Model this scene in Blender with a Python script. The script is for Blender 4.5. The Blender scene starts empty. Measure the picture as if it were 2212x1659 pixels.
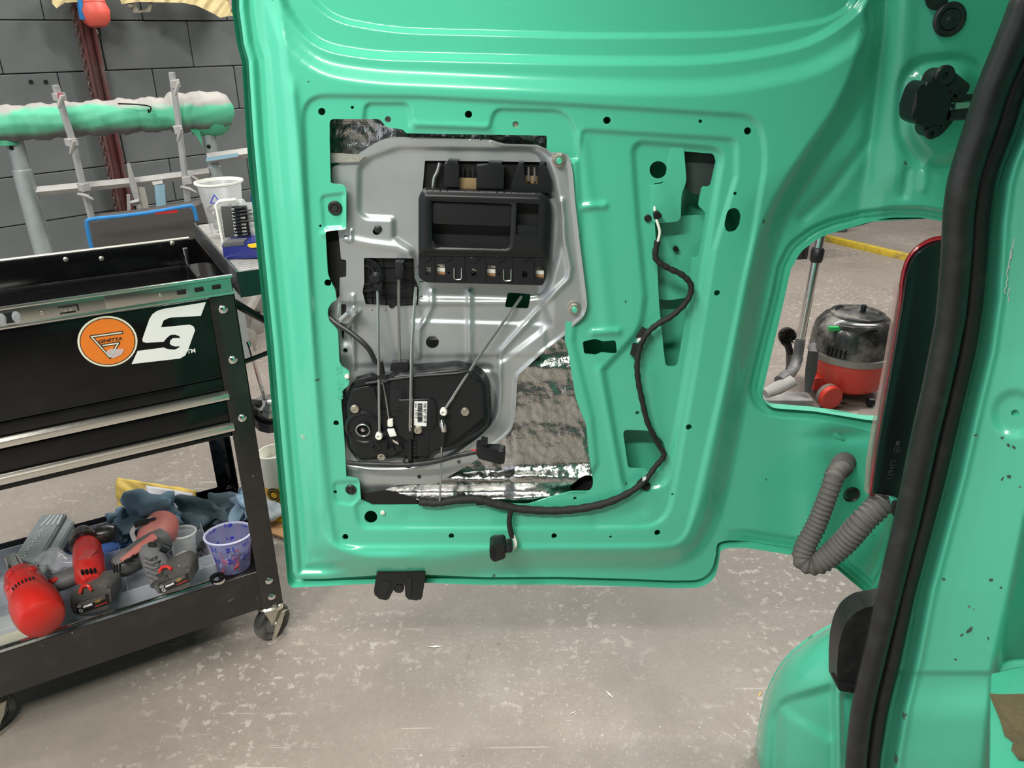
import bpy, bmesh, math, random
import numpy as np
from mathutils import Vector, Matrix
from mathutils.geometry import delaunay_2d_cdt
random.seed(7); rng = np.random.default_rng(5)
sc = bpy.context.scene; COL = sc.collection
# ------------------------------------------------------------------ camera, world, lights, exposure
CAMZ = 1.5; PITCH = math.radians(25); FPX = 1660.0; CX, CY = 1106.0, 829.5
cd = bpy.data.cameras.new('camera'); cd.sensor_width = 36; cd.lens = 36*FPX/2212; cd.clip_start = .02; cd.clip_end = 100
cam = bpy.data.objects.new('camera', cd); COL.objects.link(cam)
cam.location = (0, 0, CAMZ); cam.rotation_euler = (math.pi/2-PITCH, 0, 0); sc.camera = cam
wd = bpy.data.worlds.new('world'); sc.world = wd; wd.use_nodes = True
bg = wd.node_tree.nodes['Background']; bg.inputs[0].default_value = (.80, .87, .95, 1); bg.inputs[1].default_value = .75
def area(name, loc, rot, sx, sy, power, col=(1, 1, 1)):
    l = bpy.data.lights.new(name, 'AREA'); l.shape = 'RECTANGLE'; l.size = sx; l.size_y = sy; l.energy = power; l.color = col
    o = bpy.data.objects.new(name, l); COL.objects.link(o); o.location = loc; o.rotation_euler = rot; return o
# workshop strip lights under the roof
area('strip_light', (-1.3, -.2, 3.6), (0, 0, math.radians(80)), 2.4, .14, 60, (1, .97, .90))
area('strip_light', (-.9, -1.3, 3.6), (math.radians(6), 0, math.radians(4)), 2.4, .14, 130, (1, .97, .90))
area('strip_light', (-2.8, 1.6, 3.9), (0, 0, math.radians(8)), 2.6, .2, 75, (1, .98, .94))
area('strip_light', (2.8, 3.6, 4.0), (0, 0, math.radians(8)), 3.0, .2, 150, (1, .97, .92))
area('strip_light', (-.2, 4.8, 4.0), (0, 0, math.radians(8)), 3.0, .2, 110, (1, .97, .92))
vs = sc.view_settings; vs.view_transform = 'Standard'; vs.look = 'None'; vs.exposure = 0.45; vs.gamma = 1; vs.use_curve_mapping = False
sc.cycles.max_bounces = 6; sc.cycles.transparent_max_bounces = 12
try: sc.cycles.use_denoising = True
except Exception: pass
# ------------------------------------------------------------------ pixel -> world
_F = np.array([0, math.cos(PITCH), -math.sin(PITCH)]); _U = np.array([0, math.sin(PITCH), math.cos(PITCH)]); _R = np.array([1., 0, 0]); _C = np.array([0, 0, CAMZ])
def ray(x, y):
    x = np.asarray(x, float); y = np.asarray(y, float)
    return _F+((x-CX)/FPX)[..., None]*_R-((y-CY)/FPX)[..., None]*_U
def PY(x, y, Y): r = ray(x, y); return _C+r*(np.asarray(Y, float)/r[..., 1])[..., None]
def PZ(x, y, z): r = ray(x, y); return _C+r*((z-CAMZ)/r[..., 2])[..., None]
def PP(x, y, p, n): r = ray(x, y); n = np.array(n, float); return _C+r*((np.array(p)-_C)@n/(r@n))[..., None]
def V(a): return Vector([float(c) for c in a])
# ------------------------------------------------------------------ materials
MATS = {}
def nodes(name):
    m = bpy.data.materials.new(name); m.use_nodes = True; nt = m.node_tree; MATS[name] = m
    return m, nt, nt.nodes['Principled BSDF']
def mat(name, col, rough=.5, metal=0., coat=0., bump=0., bscale=200., var=0., vscale=8., alpha=1., trans=0., rvar=0., dirt=None, dscale=6., damt=.5, spec=.5, chips=None):
    m, nt, b = nodes(name); N, L = nt.nodes.new, nt.links.new
    b.inputs['Base Color'].default_value = (*col, 1); b.inputs['Roughness'].default_value = rough
    b.inputs['Metallic'].default_value = metal; b.inputs['Coat Weight'].default_value = coat; b.inputs['Coat Roughness'].default_value = .08
    b.inputs['Alpha'].default_value = alpha; b.inputs['Transmission Weight'].default_value = trans; b.inputs['Specular IOR Level'].default_value = spec
    tc = N('ShaderNodeTexCoord')
    def noise(s, d=4, r=.6):
        n = N('ShaderNodeTexNoise'); n.inputs['Scale'].default_value = s; n.inputs['Detail'].default_value = d; n.inputs['Roughness'].default_value = r
        L(tc.outputs['Object'], n.inputs['Vector']); return n
    cur = None
    if var:
        n = noise(vscale); mx = N('ShaderNodeMix'); mx.data_type = 'RGBA'; L(n.outputs[0], mx.inputs[0])
        mx.inputs[6].default_value = (*[c*(1-var) for c in col], 1); mx.inputs[7].default_value = (*[min(1, c*(1+var)) for c in col], 1); cur = mx.outputs[2]
    def overlay(fac, c2):
        nonlocal cur
        mx = N('ShaderNodeMix'); mx.data_type = 'RGBA'; L(fac, mx.inputs[0])
        if cur is None: mx.inputs[6].default_value = (*col, 1)
        else: L(cur, mx.inputs[6])
        mx.inputs[7].default_value = (*c2, 1); cur = mx.outputs[2]
    if dirt:
        n = noise(dscale, 8, .65); r = N('ShaderNodeMapRange'); r.inputs[1].default_value = .5; r.inputs[2].default_value = .78; r.inputs[4].default_value = damt
        L(n.outputs[0], r.inputs[0]); overlay(r.outputs[0], dirt)
    if chips:
        n = noise(chips[1], 3, .5); r = N('ShaderNodeMapRange'); r.inputs[1].default_value = chips[2]; r.inputs[2].default_value = chips[2]+.015; L(n.outputs[0], r.inputs[0]); overlay(r.outputs[0], chips[0])
    if cur is not None: L(cur, b.inputs['Base Color'])
    if rvar:
        n = noise(25, 6); r = N('ShaderNodeMapRange'); r.inputs[3].default_value = rough-rvar; r.inputs[4].default_value = rough+rvar; L(n.outputs[0], r.inputs[0]); L(r.outputs[0], b.inputs['Roughness'])
    if bump:
        n = noise(bscale, 4); bp = N('ShaderNodeBump'); bp.inputs['Strength'].default_value = bump; bp.inputs['Distance'].default_value = .002; L(n.outputs[0], bp.inputs['Height']); L(bp.outputs[0], b.inputs['Normal'])
    return m
GREEN = (.084, .52, .345)
paint = mat('green_paint', GREEN, .26, coat=.65, var=.04, vscale=3, rvar=.05, chips=((.05, .16, .1), 38, .745))
paint_in = mat('green_paint_inside', GREEN, .42, coat=.2, var=.06, dirt=(.07, .25, .16), damt=.35)
paint_dirty = mat('green_paint_dusty', (.064, .43, .30), .42, coat=.3, var=.06, dirt=(.09, .20, .15), dscale=7, damt=.5)
primer = mat('grey_overspray', (.045, .065, .06), .6, var=.1)
galv = mat('galvanised_steel', (.52, .56, .57), .40, metal=.72, bump=.08, bscale=900, var=.10, vscale=14, rvar=.06)
foil = mat('silver_foil', (.62, .62, .61), .20, metal=1., bump=1., bscale=95, var=.12, vscale=18)
blackfoil = mat('black_felt', (.006, .006, .006), .9)
blk = mat('black_plastic', (.010, .0115, .013), .40, spec=.4, bump=.05, bscale=1500, rvar=.05)
blk2 = mat('black_plastic_dull', (.010, .011, .012), .55, bump=.06, bscale=1200)
blkgap = mat('dark_cavity', (.003, .003, .003), .9)
rubber = mat('black_rubber', (.016, .0165, .017), .42, var=.2, vscale=30, dirt=(.05, .05, .05), dscale=30)
tape = mat('cloth_tape', (.014, .014, .014), .7, bump=.4, bscale=400)
steel = mat('rod_steel', (.55, .55, .53), .28, metal=.9, var=.1)
chrome = mat('chrome', (.78, .77, .75), .14, metal=1., rvar=.05)
zinc = mat('zinc', (.62, .58, .50), .33, metal=.9, var=.2, vscale=80)
white = mat('white_plastic', (.78, .77, .70), .45)
paper_w = mat('white_label', (.82, .82, .80), .6)
ink = mat('black_ink', (.01, .01, .01), .6)
hose = mat('grey_bellows', (.115, .108, .098), .7, var=.25, vscale=40, bump=.2, bscale=300)
cartblk = mat('gloss_black_steel', (.004, .004, .0045), .15, coat=.25, rvar=.04, dirt=(.016, .016, .015), dscale=14, damt=.4, spec=.3)
cartscuff = mat('scuffed_black_steel', (.014, .0125, .0115), .28, coat=.3, var=.3, vscale=10, dirt=(.045, .038, .032), dscale=18, damt=.5, chips=((.16, .15, .14), 60, .73))
alu = mat('aluminium_trim', (.80, .78, .74), .22, metal=1.)
redp = mat('red_plastic', (.55, .022, .018), .32, coat=.3, var=.15, vscale=20, dirt=(.35, .12, .09), dscale=14, damt=.5)
redhenry = mat('henry_red', (.66, .045, .028), .36, coat=.2, var=.08, dirt=(.45, .2, .15), dscale=9, damt=.4)
greyrub = mat('dusty_grey_rubber', (.085, .085, .088), .6, var=.25, vscale=25, dirt=(.25, .24, .23), dscale=16)
dustblk = mat('dusty_black_plastic', (.02, .02, .02), .33, coat=.2, dirt=(.42, .40, .36), dscale=7, damt=.75)
dustgrey = mat('dust_caked_plastic', (.32, .31, .30), .75, var=.3, vscale=25)
cloth = mat('blue_cloth', (.17, .27, .35), .95, bump=.9, bscale=350, var=.3, vscale=25)
clothd = mat('grey_blue_cloth', (.10, .15, .18), .95, bump=.9, bscale=350, var=.3, vscale=25)
yellowp = mat('yellow_paper', (.66, .46, .09), .6, var=.15, vscale=25, bump=.4, bscale=60)
kraft = mat('tan_masking_paper', (.42, .34, .17), .8, var=.25, vscale=12, bump=.5, bscale=30)
redlens = mat('red_lens', (.20, .003, .008), .08, coat=1.)
lampblk = mat('lamp_housing', (.008, .009, .010), .22, coat=.3, dirt=(.02, .03, .025), dscale=5)
orange = mat('orange_sticker', (.80, .20, .02), .3, coat=.4)
cream = mat('cream_ink', (.80, .76, .60), .35)
bluep = mat('navy_plastic', (.015, .022, .16), .35)
yelp = mat('yellow_plastic', (.80, .50, .02), .35)
graypipe = mat('silver_sprayed_pipe', (.34, .38, .38), .45, metal=.3, bump=.5, bscale=250, var=.2, vscale=20)
greyalu = mat('grey_dusty_bar', (.42, .41, .40), .6, metal=.1, var=.25, vscale=20)
maroon = mat('maroon_paint', (.11, .034, .034), .5, dirt=(.12, .11, .105), dscale=3.5, damt=1.)
coral = mat('coral_plastic', (.72, .11, .08), .5)
bluest = mat('blue_binding', (.02, .20, .50), .6)
bluetape = mat('pale_blue_tape', (.30, .50, .62), .6, var=.2)
bagmat = mat('grey_bag_fabric', (.075, .068, .065), .8, bump=.3, bscale=300)
rust = mat('rusty_sill', (.16, .12, .065), .8, var=.5, vscale=30, bump=.6, bscale=120, dirt=(.03, .03, .03), dscale=40)
cardb = mat('cardboard', (.40, .22, .10), .8)
def clear(name, col, a, rough=.15, var=0.):
    m, nt, b = nodes(name); b.inputs['Base Color'].default_value = (*col, 1); b.inputs['Roughness'].default_value = rough; b.inputs['Alpha'].default_value = a; return m
clearp = clear('translucent_plastic', (.62, .66, .72), .38, .3)
clearcup = clear('frosted_cup', (.82, .84, .84), .34, .3)
violetcup = clear('blue_tinted_cup', (.45, .47, .82), .42, .25)
clearlens = clear('clear_lens', (.50, .34, .31), .38, .08)
bagclear = clear('polythene', (.75, .76, .80), .40, .12)

def concrete(name, base, light, dark):
    m, nt, b = nodes(name); N, L = nt.nodes.new, nt.links.new
    tc = N('ShaderNodeTexCoord')
    def noise(s, d=6, r=.6, dist=0, vec=None):
        n = N('ShaderNodeTexNoise'); n.inputs['Scale'].default_value = s; n.inputs['Detail'].default_value = d; n.inputs['Roughness'].default_value = r; n.inputs['Distortion'].default_value = dist
        L(vec or tc.outputs['Object'], n.inputs['Vector']); return n.outputs[0]
    def rng_(x, a, c, lo=0, hi=1):
        r = N('ShaderNodeMapRange'); r.inputs[1].default_value = a; r.inputs[2].default_value = c; r.inputs[3].default_value = lo; r.inputs[4].default_value = hi; L(x, r.inputs[0]); return r.outputs[0]
    def mul(a, c):
        k = N('ShaderNodeMath'); k.operation = 'MULTIPLY'; L(a, k.inputs[0])
        if isinstance(c, float): k.inputs[1].default_value = c
        else: L(c, k.inputs[1])
        return k.outputs[0]
    def mix(f, a, c):
        x = N('ShaderNodeMix'); x.data_type = 'RGBA'; L(f, x.inputs[0])
        if isinstance(a, tuple): x.inputs[6].default_value = (*a, 1)
        else: L(a, x.inputs[6])
        x.inputs[7].default_value = (*c, 1); return x.outputs[2]
    c = mix(rng_(noise(2.2, 8), .35, .65), tuple(k*.84 for k in base), tuple(k*1.1 for k in base))
    c = mix(mul(rng_(noise(60, 5), .4, .7), .35), c, tuple(k*.75 for k in base))
    # scuffed chips: fine blobs gated by large patches
    gate = rng_(noise(1.7, 5, .6), .44, .62)
    c = mix(mul(mul(rng_(noise(34, 5, .7), .565, .59), gate), .62), c, light)
    c = mix(mul(rng_(noise(55, 3, .6), .70, .715), .7), c, light)
    c = mix(mul(mul(rng_(noise(130, 3, .6), .62, .65), rng_(noise(1.1, 5, .6), .40, .62)), .6), c, light)
    # scratches: stretched noise in two directions
    for ang, g in ((25, .60), (-50, .615)):
        mp = N('ShaderNodeMapping'); mp.inputs['Rotation'].default_value = (0, 0, math.radians(ang)); mp.inputs['Scale'].default_value = (2.2, 60, 1); L(tc.outputs['Object'], mp.inputs[0])
        c = mix(mul(mul(rng_(noise(1.0, 3, .5, .3, mp.outputs[0]), g+.075, g+.09), rng_(noise(3.1, 2), .52, .56)), .4), c, light)
    c = mix(mul(rng_(noise(20, 4, .6), .70, .72), .6), c, dark)
    L(c, b.inputs['Base Color']); L(rng_(noise(6, 5), .3, .7, .38, .62), b.inputs['Roughness'])
    bp = N('ShaderNodeBump'); bp.inputs['Strength'].default_value = .25; bp.inputs['Distance'].default_value = .003; L(noise(90, 5), bp.inputs['Height']); L(bp.outputs[0], b.inputs['Normal'])
    return m
floor_m = concrete('worn_concrete', (.235, .205, .178), (.50, .465, .42), (.11, .095, .08))
block_m = mat('grey_painted_block', (.115, .128, .130), .55, coat=.1, bump=.35, bscale=120, var=.25, vscale=4, dirt=(.17, .17, .17), dscale=3, damt=.5)
mortar_m = mat('grey_painted_joint', (.085, .09, .092), .7)

# ------------------------------------------------------------------ mesh helpers
def link(o, parent=None):
    COL.objects.link(o)
    if parent is not None:
        o.parent = parent; o.matrix_parent_inverse = Matrix.Translation(parent['_w']).inverted() if '_w' in parent else Matrix.Identity(4)
    return o
def tag(o, label, cat=None, group=None, kind=None):
    if label: o['label'] = label
    if cat: o['category'] = cat
    if group: o['group'] = group
    if kind: o['kind'] = kind
    return o
ROOTS = []
def thing(name, loc, label, cat, group=None):
    o = bpy.data.objects.new(name, None); o.empty_display_size = .05; COL.objects.link(o); o.location = V(loc); o['_w'] = [float(c) for c in loc]; ROOTS.append(o)
    return tag(o, label, cat, group)
def fin(name, bm, m, parent=None, ang=35, label=None, kind=None):
    bmesh.ops.recalc_face_normals(bm, faces=bm.faces)
    me = bpy.data.meshes.new(name); bm.to_mesh(me); bm.free(); me.materials.append(m)
    me.shade_smooth()
    if ang is not None: me.set_sharp_from_angle(angle=math.radians(ang))
    o = bpy.data.objects.new(name, me); link(o, parent)
    if label: o['label'] = label
    if kind: o['kind'] = kind
    return o
def B(): return bmesh.new()
def box(bm, c, s, M=None, bev=0., seg=2):
    r = bmesh.ops.create_cube(bm, size=1.); vs_ = r['verts']
    bmesh.ops.scale(bm, vec=Vector(s), verts=vs_); bmesh.ops.translate(bm, vec=Vector([float(k) for k in c]), verts=vs_)
    if bev:
        ed = list({e for v in vs_ for e in v.link_edges}); r = bmesh.ops.bevel(bm, geom=ed, offset=bev, segments=seg, affect='EDGES', profile=.6)
        vs_ = list({v for f in r['faces'] for v in f.verts} | {v for v in vs_ if v.is_valid})
        seen = set(vs_); st = list(vs_)
        while st:
            v = st.pop()
            for e in v.link_edges:
                w = e.other_vert(v)
                if w not in seen: seen.add(w); st.append(w)
        vs_ = list(seen)
    if M is not None: bmesh.ops.transform(bm, matrix=M, verts=vs_)
    return bm
def frame_of(d, up=Vector((0, 0, 1))):
    d = d.normalized(); a = up.cross(d)
    if a.length < 1e-3: a = Vector((1, 0, 0)).cross(d)
    a.normalize(); return a, d.cross(a)
def tube(bm, path, r, seg=10, caps=True, flat=1.):
    path = [V(p) for p in path]; n = len(path); rs = r if hasattr(r, '__len__') else [r]*n
    rings = []; pa = None
    for i, p in enumerate(path):
        d = (path[min(i+1, n-1)]-path[max(i-1, 0)]).normalized()
        if pa is None: a, b_ = frame_of(d)
        else:
            a = pa-d*pa.dot(d)
            if a.length < 1e-6: a, _ = frame_of(d)
            a.normalize(); b_ = d.cross(a)
        pa = a
        rings.append([bm.verts.new(p+(a*math.cos(t)+b_*flat*math.sin(t))*rs[i]) for t in [2*math.pi*k/seg for k in range(seg)]])
    for i in range(n-1):
        for k in range(seg): bm.faces.new((rings[i][k], rings[i][(k+1) % seg], rings[i+1][(k+1) % seg], rings[i+1][k]))
    if caps: bm.faces.new(rings[0]); bm.faces.new(rings[-1])
    return bm
def cyl(bm, p0, p1, r0, r1=None, seg=20, caps=True): return tube(bm, [p0, p1], [r0, r0 if r1 is None else r1], seg, caps)
def lathe(bm, c, axis, prof, seg=28, sx=1.):
    """prof: (radius, height along axis)"""
    c = V(c); d = V(axis).normalized(); a, b_ = frame_of(d); rings = []
    for r, h in prof:
        if r < 1e-6: rings.append([bm.verts.new(c+d*h)])
        else: rings.append([bm.verts.new(c+d*h+(a*math.cos(2*math.pi*k/seg)*sx+b_*math.sin(2*math.pi*k/seg))*r) for k in range(seg)])
    for A, C_ in zip(rings, rings[1:]):
        for k in range(seg):
            k2 = (k+1) % seg
            if len(A) == 1 and len(C_) == 1: continue
            if len(A) == 1: bm.faces.new((A[0], C_[k], C_[k2]))
            elif len(C_) == 1: bm.faces.new((A[k], C_[0], A[k2]))
            else: bm.faces.new((A[k], A[k2], C_[k2], C_[k]))
    return bm
def spline(pts, n=8):
    P = [np.array(p, float) for p in pts]; P = [2*P[0]-P[1]]+P+[2*P[-1]-P[-2]]; out = []
    for i in range(1, len(P)-2):
        for k in range(n):
            t = k/n; out.append(.5*((2*P[i])+(-P[i-1]+P[i+1])*t+(2*P[i-1]-5*P[i]+4*P[i+1]-P[i+2])*t*t+(-P[i-1]+3*P[i]-3*P[i+1]+P[i+2])*t**3))
    out.append(P[-2]); return out
def fil(pts, n=5, r0=0):
    """polygon with (x, y[, radius]) corners -> rounded polygon"""
    out = []; N_ = len(pts)
    for i, p in enumerate(pts):
        r = p[2] if len(p) > 2 else r0; P = np.array(p[:2], float)
        if r <= 0: out.append(P); continue
        A = np.array(pts[i-1][:2], float)-P; C_ = np.array(pts[(i+1) % N_][:2], float)-P; la, lc = np.linalg.norm(A), np.linalg.norm(C_)
        k = min(r, la*.48, lc*.48); a = P+A/la*k; c = P+C_/lc*k
        for j in range(n+1):
            t = j/n; out.append((1-t)**2*a+2*t*(1-t)*P+t*t*c)
    return np.array(out)
def circ(x, y, r, ry=None, rot=0, n=16):
    ry = ry or r; c, s = math.cos(math.radians(rot)), math.sin(math.radians(rot)); o = []
    for k in range(n):
        a = 2*math.pi*k/n; u, v = r*math.cos(a), ry*math.sin(a); o.append((x+u*c-v*s, y+u*s+v*c))
    return np.array(o)
def sdist(P, poly, closed=True):
    poly = np.asarray(poly, float)[:, :2]; Q = np.roll(poly, -1, 0) if closed else poly[1:]; A = poly if closed else poly[:-1]
    best = np.full(len(P), 1e18); ins = np.zeros(len(P), bool); px, py = P[:, 0], P[:, 1]
    for a, b_ in zip(A, Q):
        e = b_-a; l2 = e@e
        if l2 < 1e-12: continue
        t = np.clip(((px-a[0])*e[0]+(py-a[1])*e[1])/l2, 0, 1); dx, dy = px-a[0]-t*e[0], py-a[1]-t*e[1]
        best = np.minimum(best, dx*dx+dy*dy)
        if closed and a[1] != b_[1]:
            c = ((a[1] > py) != (b_[1] > py)) & (px < (b_[0]-a[0])*(py-a[1])/(b_[1]-a[1])+a[0]); ins ^= c
    d = np.sqrt(best); return np.where(ins, -d, d) if closed else d
def ss(x): x = np.clip(x, 0, 1); return x*x*(3-2*x)
def step_in(P, poly, width): return ss(.5-sdist(P, poly)/width)       # 1 inside, 0 outside
def ridge(P, pts, wd_): d = sdist(P, pts, False); return np.where(d < wd_, np.sqrt(np.clip(1-(d/wd_)**2, 0, 1)), 0.) if False else np.exp(-(d/wd_*1.5)**2)
def resample(poly, stp):
    out = []; n = len(poly)
    for i in range(n):
        a, b_ = np.array(poly[i]), np.array(poly[(i+1) % n]); L_ = np.linalg.norm(b_-a)
        if L_ < 1e-6: continue
        k = max(1, int(round(L_/stp)))
        for j in range(k): out.append(a+(b_-a)*j/k)
    return np.array(out)
def sheet(name, outline, holes, Yf, stp, m, parent=None, rim=.0, rimdir=(0, 1, 0), label=None, proj=None, ang=None):
    """a pressed sheet: outline and holes drawn as seen, each point placed at its own depth Yf(P); rim = metal turned back at every edge"""
    outline = np.asarray(outline, float)[:, :2]; lo, hi = outline.min(0), outline.max(0)
    xs = np.arange(lo[0]+stp/2, hi[0], stp); ys = np.arange(lo[1]+stp/2, hi[1], stp); G = np.stack(np.meshgrid(xs, ys), -1).reshape(-1, 2)
    G = G[sdist(G, outline) < -.45*stp]
    for h in holes:
        h = np.asarray(h); a, b_ = h.min(0)-stp, h.max(0)+stp
        near = ((G > a) & (G < b_)).all(1); idx = np.where(near)[0]
        if len(idx):
            bad = sdist(G[idx], h) < .4*stp; keep = np.ones(len(G), bool); keep[idx[bad]] = False; G = G[keep]
    loops = [resample(outline, stp)]+[resample(h, min(stp, 4)) for h in holes]
    pts = [G]; edges = []; off = len(G); 
    for lp in loops:
        n = len(lp); edges += [(off+i, off+(i+1) % n) for i in range(n)]; pts.append(lp); off += n
    A = np.concatenate(pts)
    r = delaunay_2d_cdt([Vector(p) for p in A.tolist()], edges, [], 0, 1e-4)
    Vv = np.array([tuple(v) for v in r[0]]); Fc = [f for f in r[2] if len(f) == 3]; F_ = np.array(Fc)
    cen = Vv[F_].mean(1); keep = sdist(cen, outline) < 0
    for h in holes:
        h = np.asarray(h); idx = np.where(keep & ((cen > h.min(0)) & (cen < h.max(0))).all(1))[0]
        if len(idx): keep[idx[sdist(cen[idx], h) < 0]] = False
    F_ = F_[keep]; used = np.unique(F_); remap = -np.ones(len(Vv), int); remap[used] = np.arange(len(used)); Vv = Vv[used]; F_ = remap[F_]
    W3 = (proj or (lambda p: PY(p[:, 0], p[:, 1], Yf(p))))(Vv)
    # orient towards the camera
    n = np.cross(W3[F_[:, 1]]-W3[F_[:, 0]], W3[F_[:, 2]]-W3[F_[:, 0]]); flip = ((W3[F_].mean(1)-_C)*n).sum(1) > 0; F_[flip] = F_[flip][:, ::-1]
    verts = W3.tolist(); faces = F_.tolist(); nf = len(faces)
    if rim:
        e = np.concatenate([F_[:, [0, 1]], F_[:, [1, 2]], F_[:, [2, 0]]]); key = {}
        for a, b_ in e.tolist(): key[(a, b_)] = 1
        rd = np.array(rimdir, float)*rim; m1, m2 = {}, {}
        for (a, b_) in list(key):
            if (b_, a) in key: continue
            for q in (a, b_):
                if q not in m1: m1[q] = len(verts); verts.append(verts[q]); m2[q] = len(verts); verts.append((np.array(verts[q])+rd).tolist())
            faces.append([m1[b_], m1[a], m2[a], m2[b_]])
    me = bpy.data.meshes.new(name); me.from_pydata(verts, [], faces); me.materials.append(m); me.shade_smooth(); me.update()
    if ang: me.set_sharp_from_angle(angle=math.radians(ang))
    o = bpy.data.objects.new(name, me); link(o, parent)
    if label: o['label'] = label
    return o
def slab(bm, pts, Y, th, bev=0., n=2):
    """solid piece: outline as seen at depth Y, running back by th"""
    p = PY(np.array([q[0] for q in pts]), np.array([q[1] for q in pts]), Y)
    a = [bm.verts.new(V(q)) for q in p]; b_ = [bm.verts.new(V(q)+Vector((0, th, 0))) for q in p]; k = len(a)
    f = bm.faces.new(a); g = bm.faces.new(b_[::-1])
    for i in range(k): bm.faces.new((a[i], b_[i], b_[(i+1) % k], a[(i+1) % k]))
    if bev:
        ed = list(f.edges); bmesh.ops.bevel(bm, geom=ed, offset=bev, segments=n, affect='EDGES', profile=.6)
    return bm
def prism(bm, pts3, nrm, th, bev=0.):
    nrm = V(nrm).normalized(); a = [bm.verts.new(V(q)+nrm*th) for q in pts3]; b_ = [bm.verts.new(V(q)) for q in pts3]; k = len(a)
    f = bm.faces.new(a); bm.faces.new(b_[::-1])
    for i in range(k): bm.faces.new((a[i], b_[i], b_[(i+1) % k], a[(i+1) % k]))
    if bev: bmesh.ops.bevel(bm, geom=list(f.edges), offset=bev, segments=2, affect='EDGES')
    return bm
def text(name, s, p0, p1, nrm, m, parent, th=.0004, bold=0., shear=0., hscale=1., font=None):
    """lettering laid from p0 (left end of baseline) to p1 (right end) on a face with normal nrm"""
    c = bpy.data.curves.new(name, 'FONT'); c.body = s; c.size = 1.; c.extrude = 0; c.offset = bold; c.shear = shear
    o = bpy.data.objects.new('tmp', c); COL.objects.link(o); bpy.context.view_layer.update()
    me = bpy.data.meshes.new_from_object(o); bpy.data.objects.remove(o); bpy.data.curves.remove(c)
    co = np.array([v.co for v in me.vertices]); w = co[:, 0].max()-co[:, 0].min(); x0 = co[:, 0].min()
    p0, p1, nrm = V(p0), V(p1), V(nrm).normalized(); X = (p1-p0); k = X.length/w; X.normalize(); Yv = nrm.cross(X); 
    for v in me.vertices: v.co = p0+X*((v.co.x-x0)*k)+Yv*(v.co.y*k*hscale)+nrm*th
    me.name = name; me.materials.clear(); me.materials.append(m); o = bpy.data.objects.new(name, me); return link(o, parent)
def wrinkle(P, sc_, seed, n=6):
    r = np.random.default_rng(seed); o = np.zeros(len(P))
    for i in range(n):
        a = r.uniform(0, math.pi*2); k = sc_*r.uniform(.6, 2.2); ph = r.uniform(0, 6.28); q = (P[:, 0]*math.cos(a)+P[:, 1]*math.sin(a))*k+ph+1.5*np.sin((P[:, 0]*math.sin(a)-P[:, 1]*math.cos(a))*k*.6+ph)
        o += (1-np.abs(np.sin(q)))/(1+i*.5)
    return o/n
def blob(name, c, rx, ry, rz, m, parent=None, amp=.25, sc_=18., seed=1, M=None, sub=4):
    """crumpled cloth or bag: a folded closed surface"""
    bm = B(); bmesh.ops.create_icosphere(bm, subdivisions=sub, radius=1.)
    P = np.array([v.co for v in bm.verts]); r = np.random.default_rng(seed); d = np.zeros(len(P))
    for i in range(7):
        k = r.normal(size=3); k /= np.linalg.norm(k); q = P@k*sc_*.3*r.uniform(.6, 1.6)+r.uniform(0, 6); w = np.cross(k, r.normal(size=3)); q += 1.3*np.sin(P@w*3+i)
        d += (np.sin(q)*.5+.5*(.5-np.abs(np.sin(q*.7+1))))*.42
    for v, dd in zip(bm.verts, d*amp): v.co = v.co*(1+dd)
    for v in bm.verts:
        v.co = Vector((v.co.x*rx, v.co.y*ry, max(v.co.z, -.55)*rz))
    if M is not None: bmesh.ops.transform(bm, matrix=M, verts=bm.verts)
    bmesh.ops.translate(bm, vec=V(c), verts=bm.verts)
    return fin(name, bm, m, parent, ang=None)
def gridsurf(name, corners, nu, nv, hf, m, parent=None, th=0., nrm=None):
    """bilinear patch with relief hf(u, v)"""
    a, b_, c, d = [np.array(k, float) for k in corners]; n_ = np.cross(b_-a, d-a); n_ /= np.linalg.norm(n_)
    bm = B(); G = []
    for j in range(nv+1):
        row = []
        for i in range(nu+1):
            u, v = i/nu, j/nv; p = (1-u)*(1-v)*a+u*(1-v)*b_+u*v*c+(1-u)*v*d; row.append(bm.verts.new(V(p+n_*hf(u, v))))
        G.append(row)
    for j in range(nv):
        for i in range(nu): bm.faces.new((G[j][i], G[j][i+1], G[j+1][i+1], G[j+1][i]))
    if th:
        o = fin(name, bm, m, parent, ang=None); md = o.modifiers.new('s', 'SOLIDIFY'); md.thickness = th; return o
    return fin(name, bm, m, parent, ang=None)
def Y3(x, y, Y): return PY(float(x), float(y), float(Y))
def Z3(x, y, z): return PZ(float(x), float(y), float(z))

# ------------------------------------------------------------------ setting: floor, block wall, far wall
bm = B(); box(bm, (0, 2.1, -.05), (16, 16.4, .1)); fl = fin('floor', bm, floor_m); tag(fl, 'worn grey concrete workshop floor with scuffs and scratches', kind='structure')
aw = math.radians(43); w1 = np.array([math.sin(aw), math.cos(aw), 0]); w2 = np.array([-math.cos(aw), math.sin(aw), 0])
W0 = Y3(0, 160, 3.9); W0z = np.array([W0[0], W0[1], 0])
def WP(u, t, z): return W0z+w1*u+w2*t+np.array([0, 0, z])
MW = Matrix(((w1[0], w2[0], 0, 0), (w1[1], w2[1], 0, 0), (0, 0, 1, 0), (0, 0, 0, 1)))
MWt = Matrix.Translation(V(W0z)) @ MW
bm = B(); box(bm, (1.2, .11, 1.6), (8, .2, 3.2), MWt); wl = fin('wall_left', bm, mortar_m); tag(wl, 'dark grey painted blockwork wall behind the tool cart', kind='structure')
bm = B(); box(bm, (0, .007, 0), (.465, .05, .2275), None, .003, 1)
blockme = fin('block', bm, block_m, wl, ang=30); blockme['kind'] = 'structure'; first = True
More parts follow.
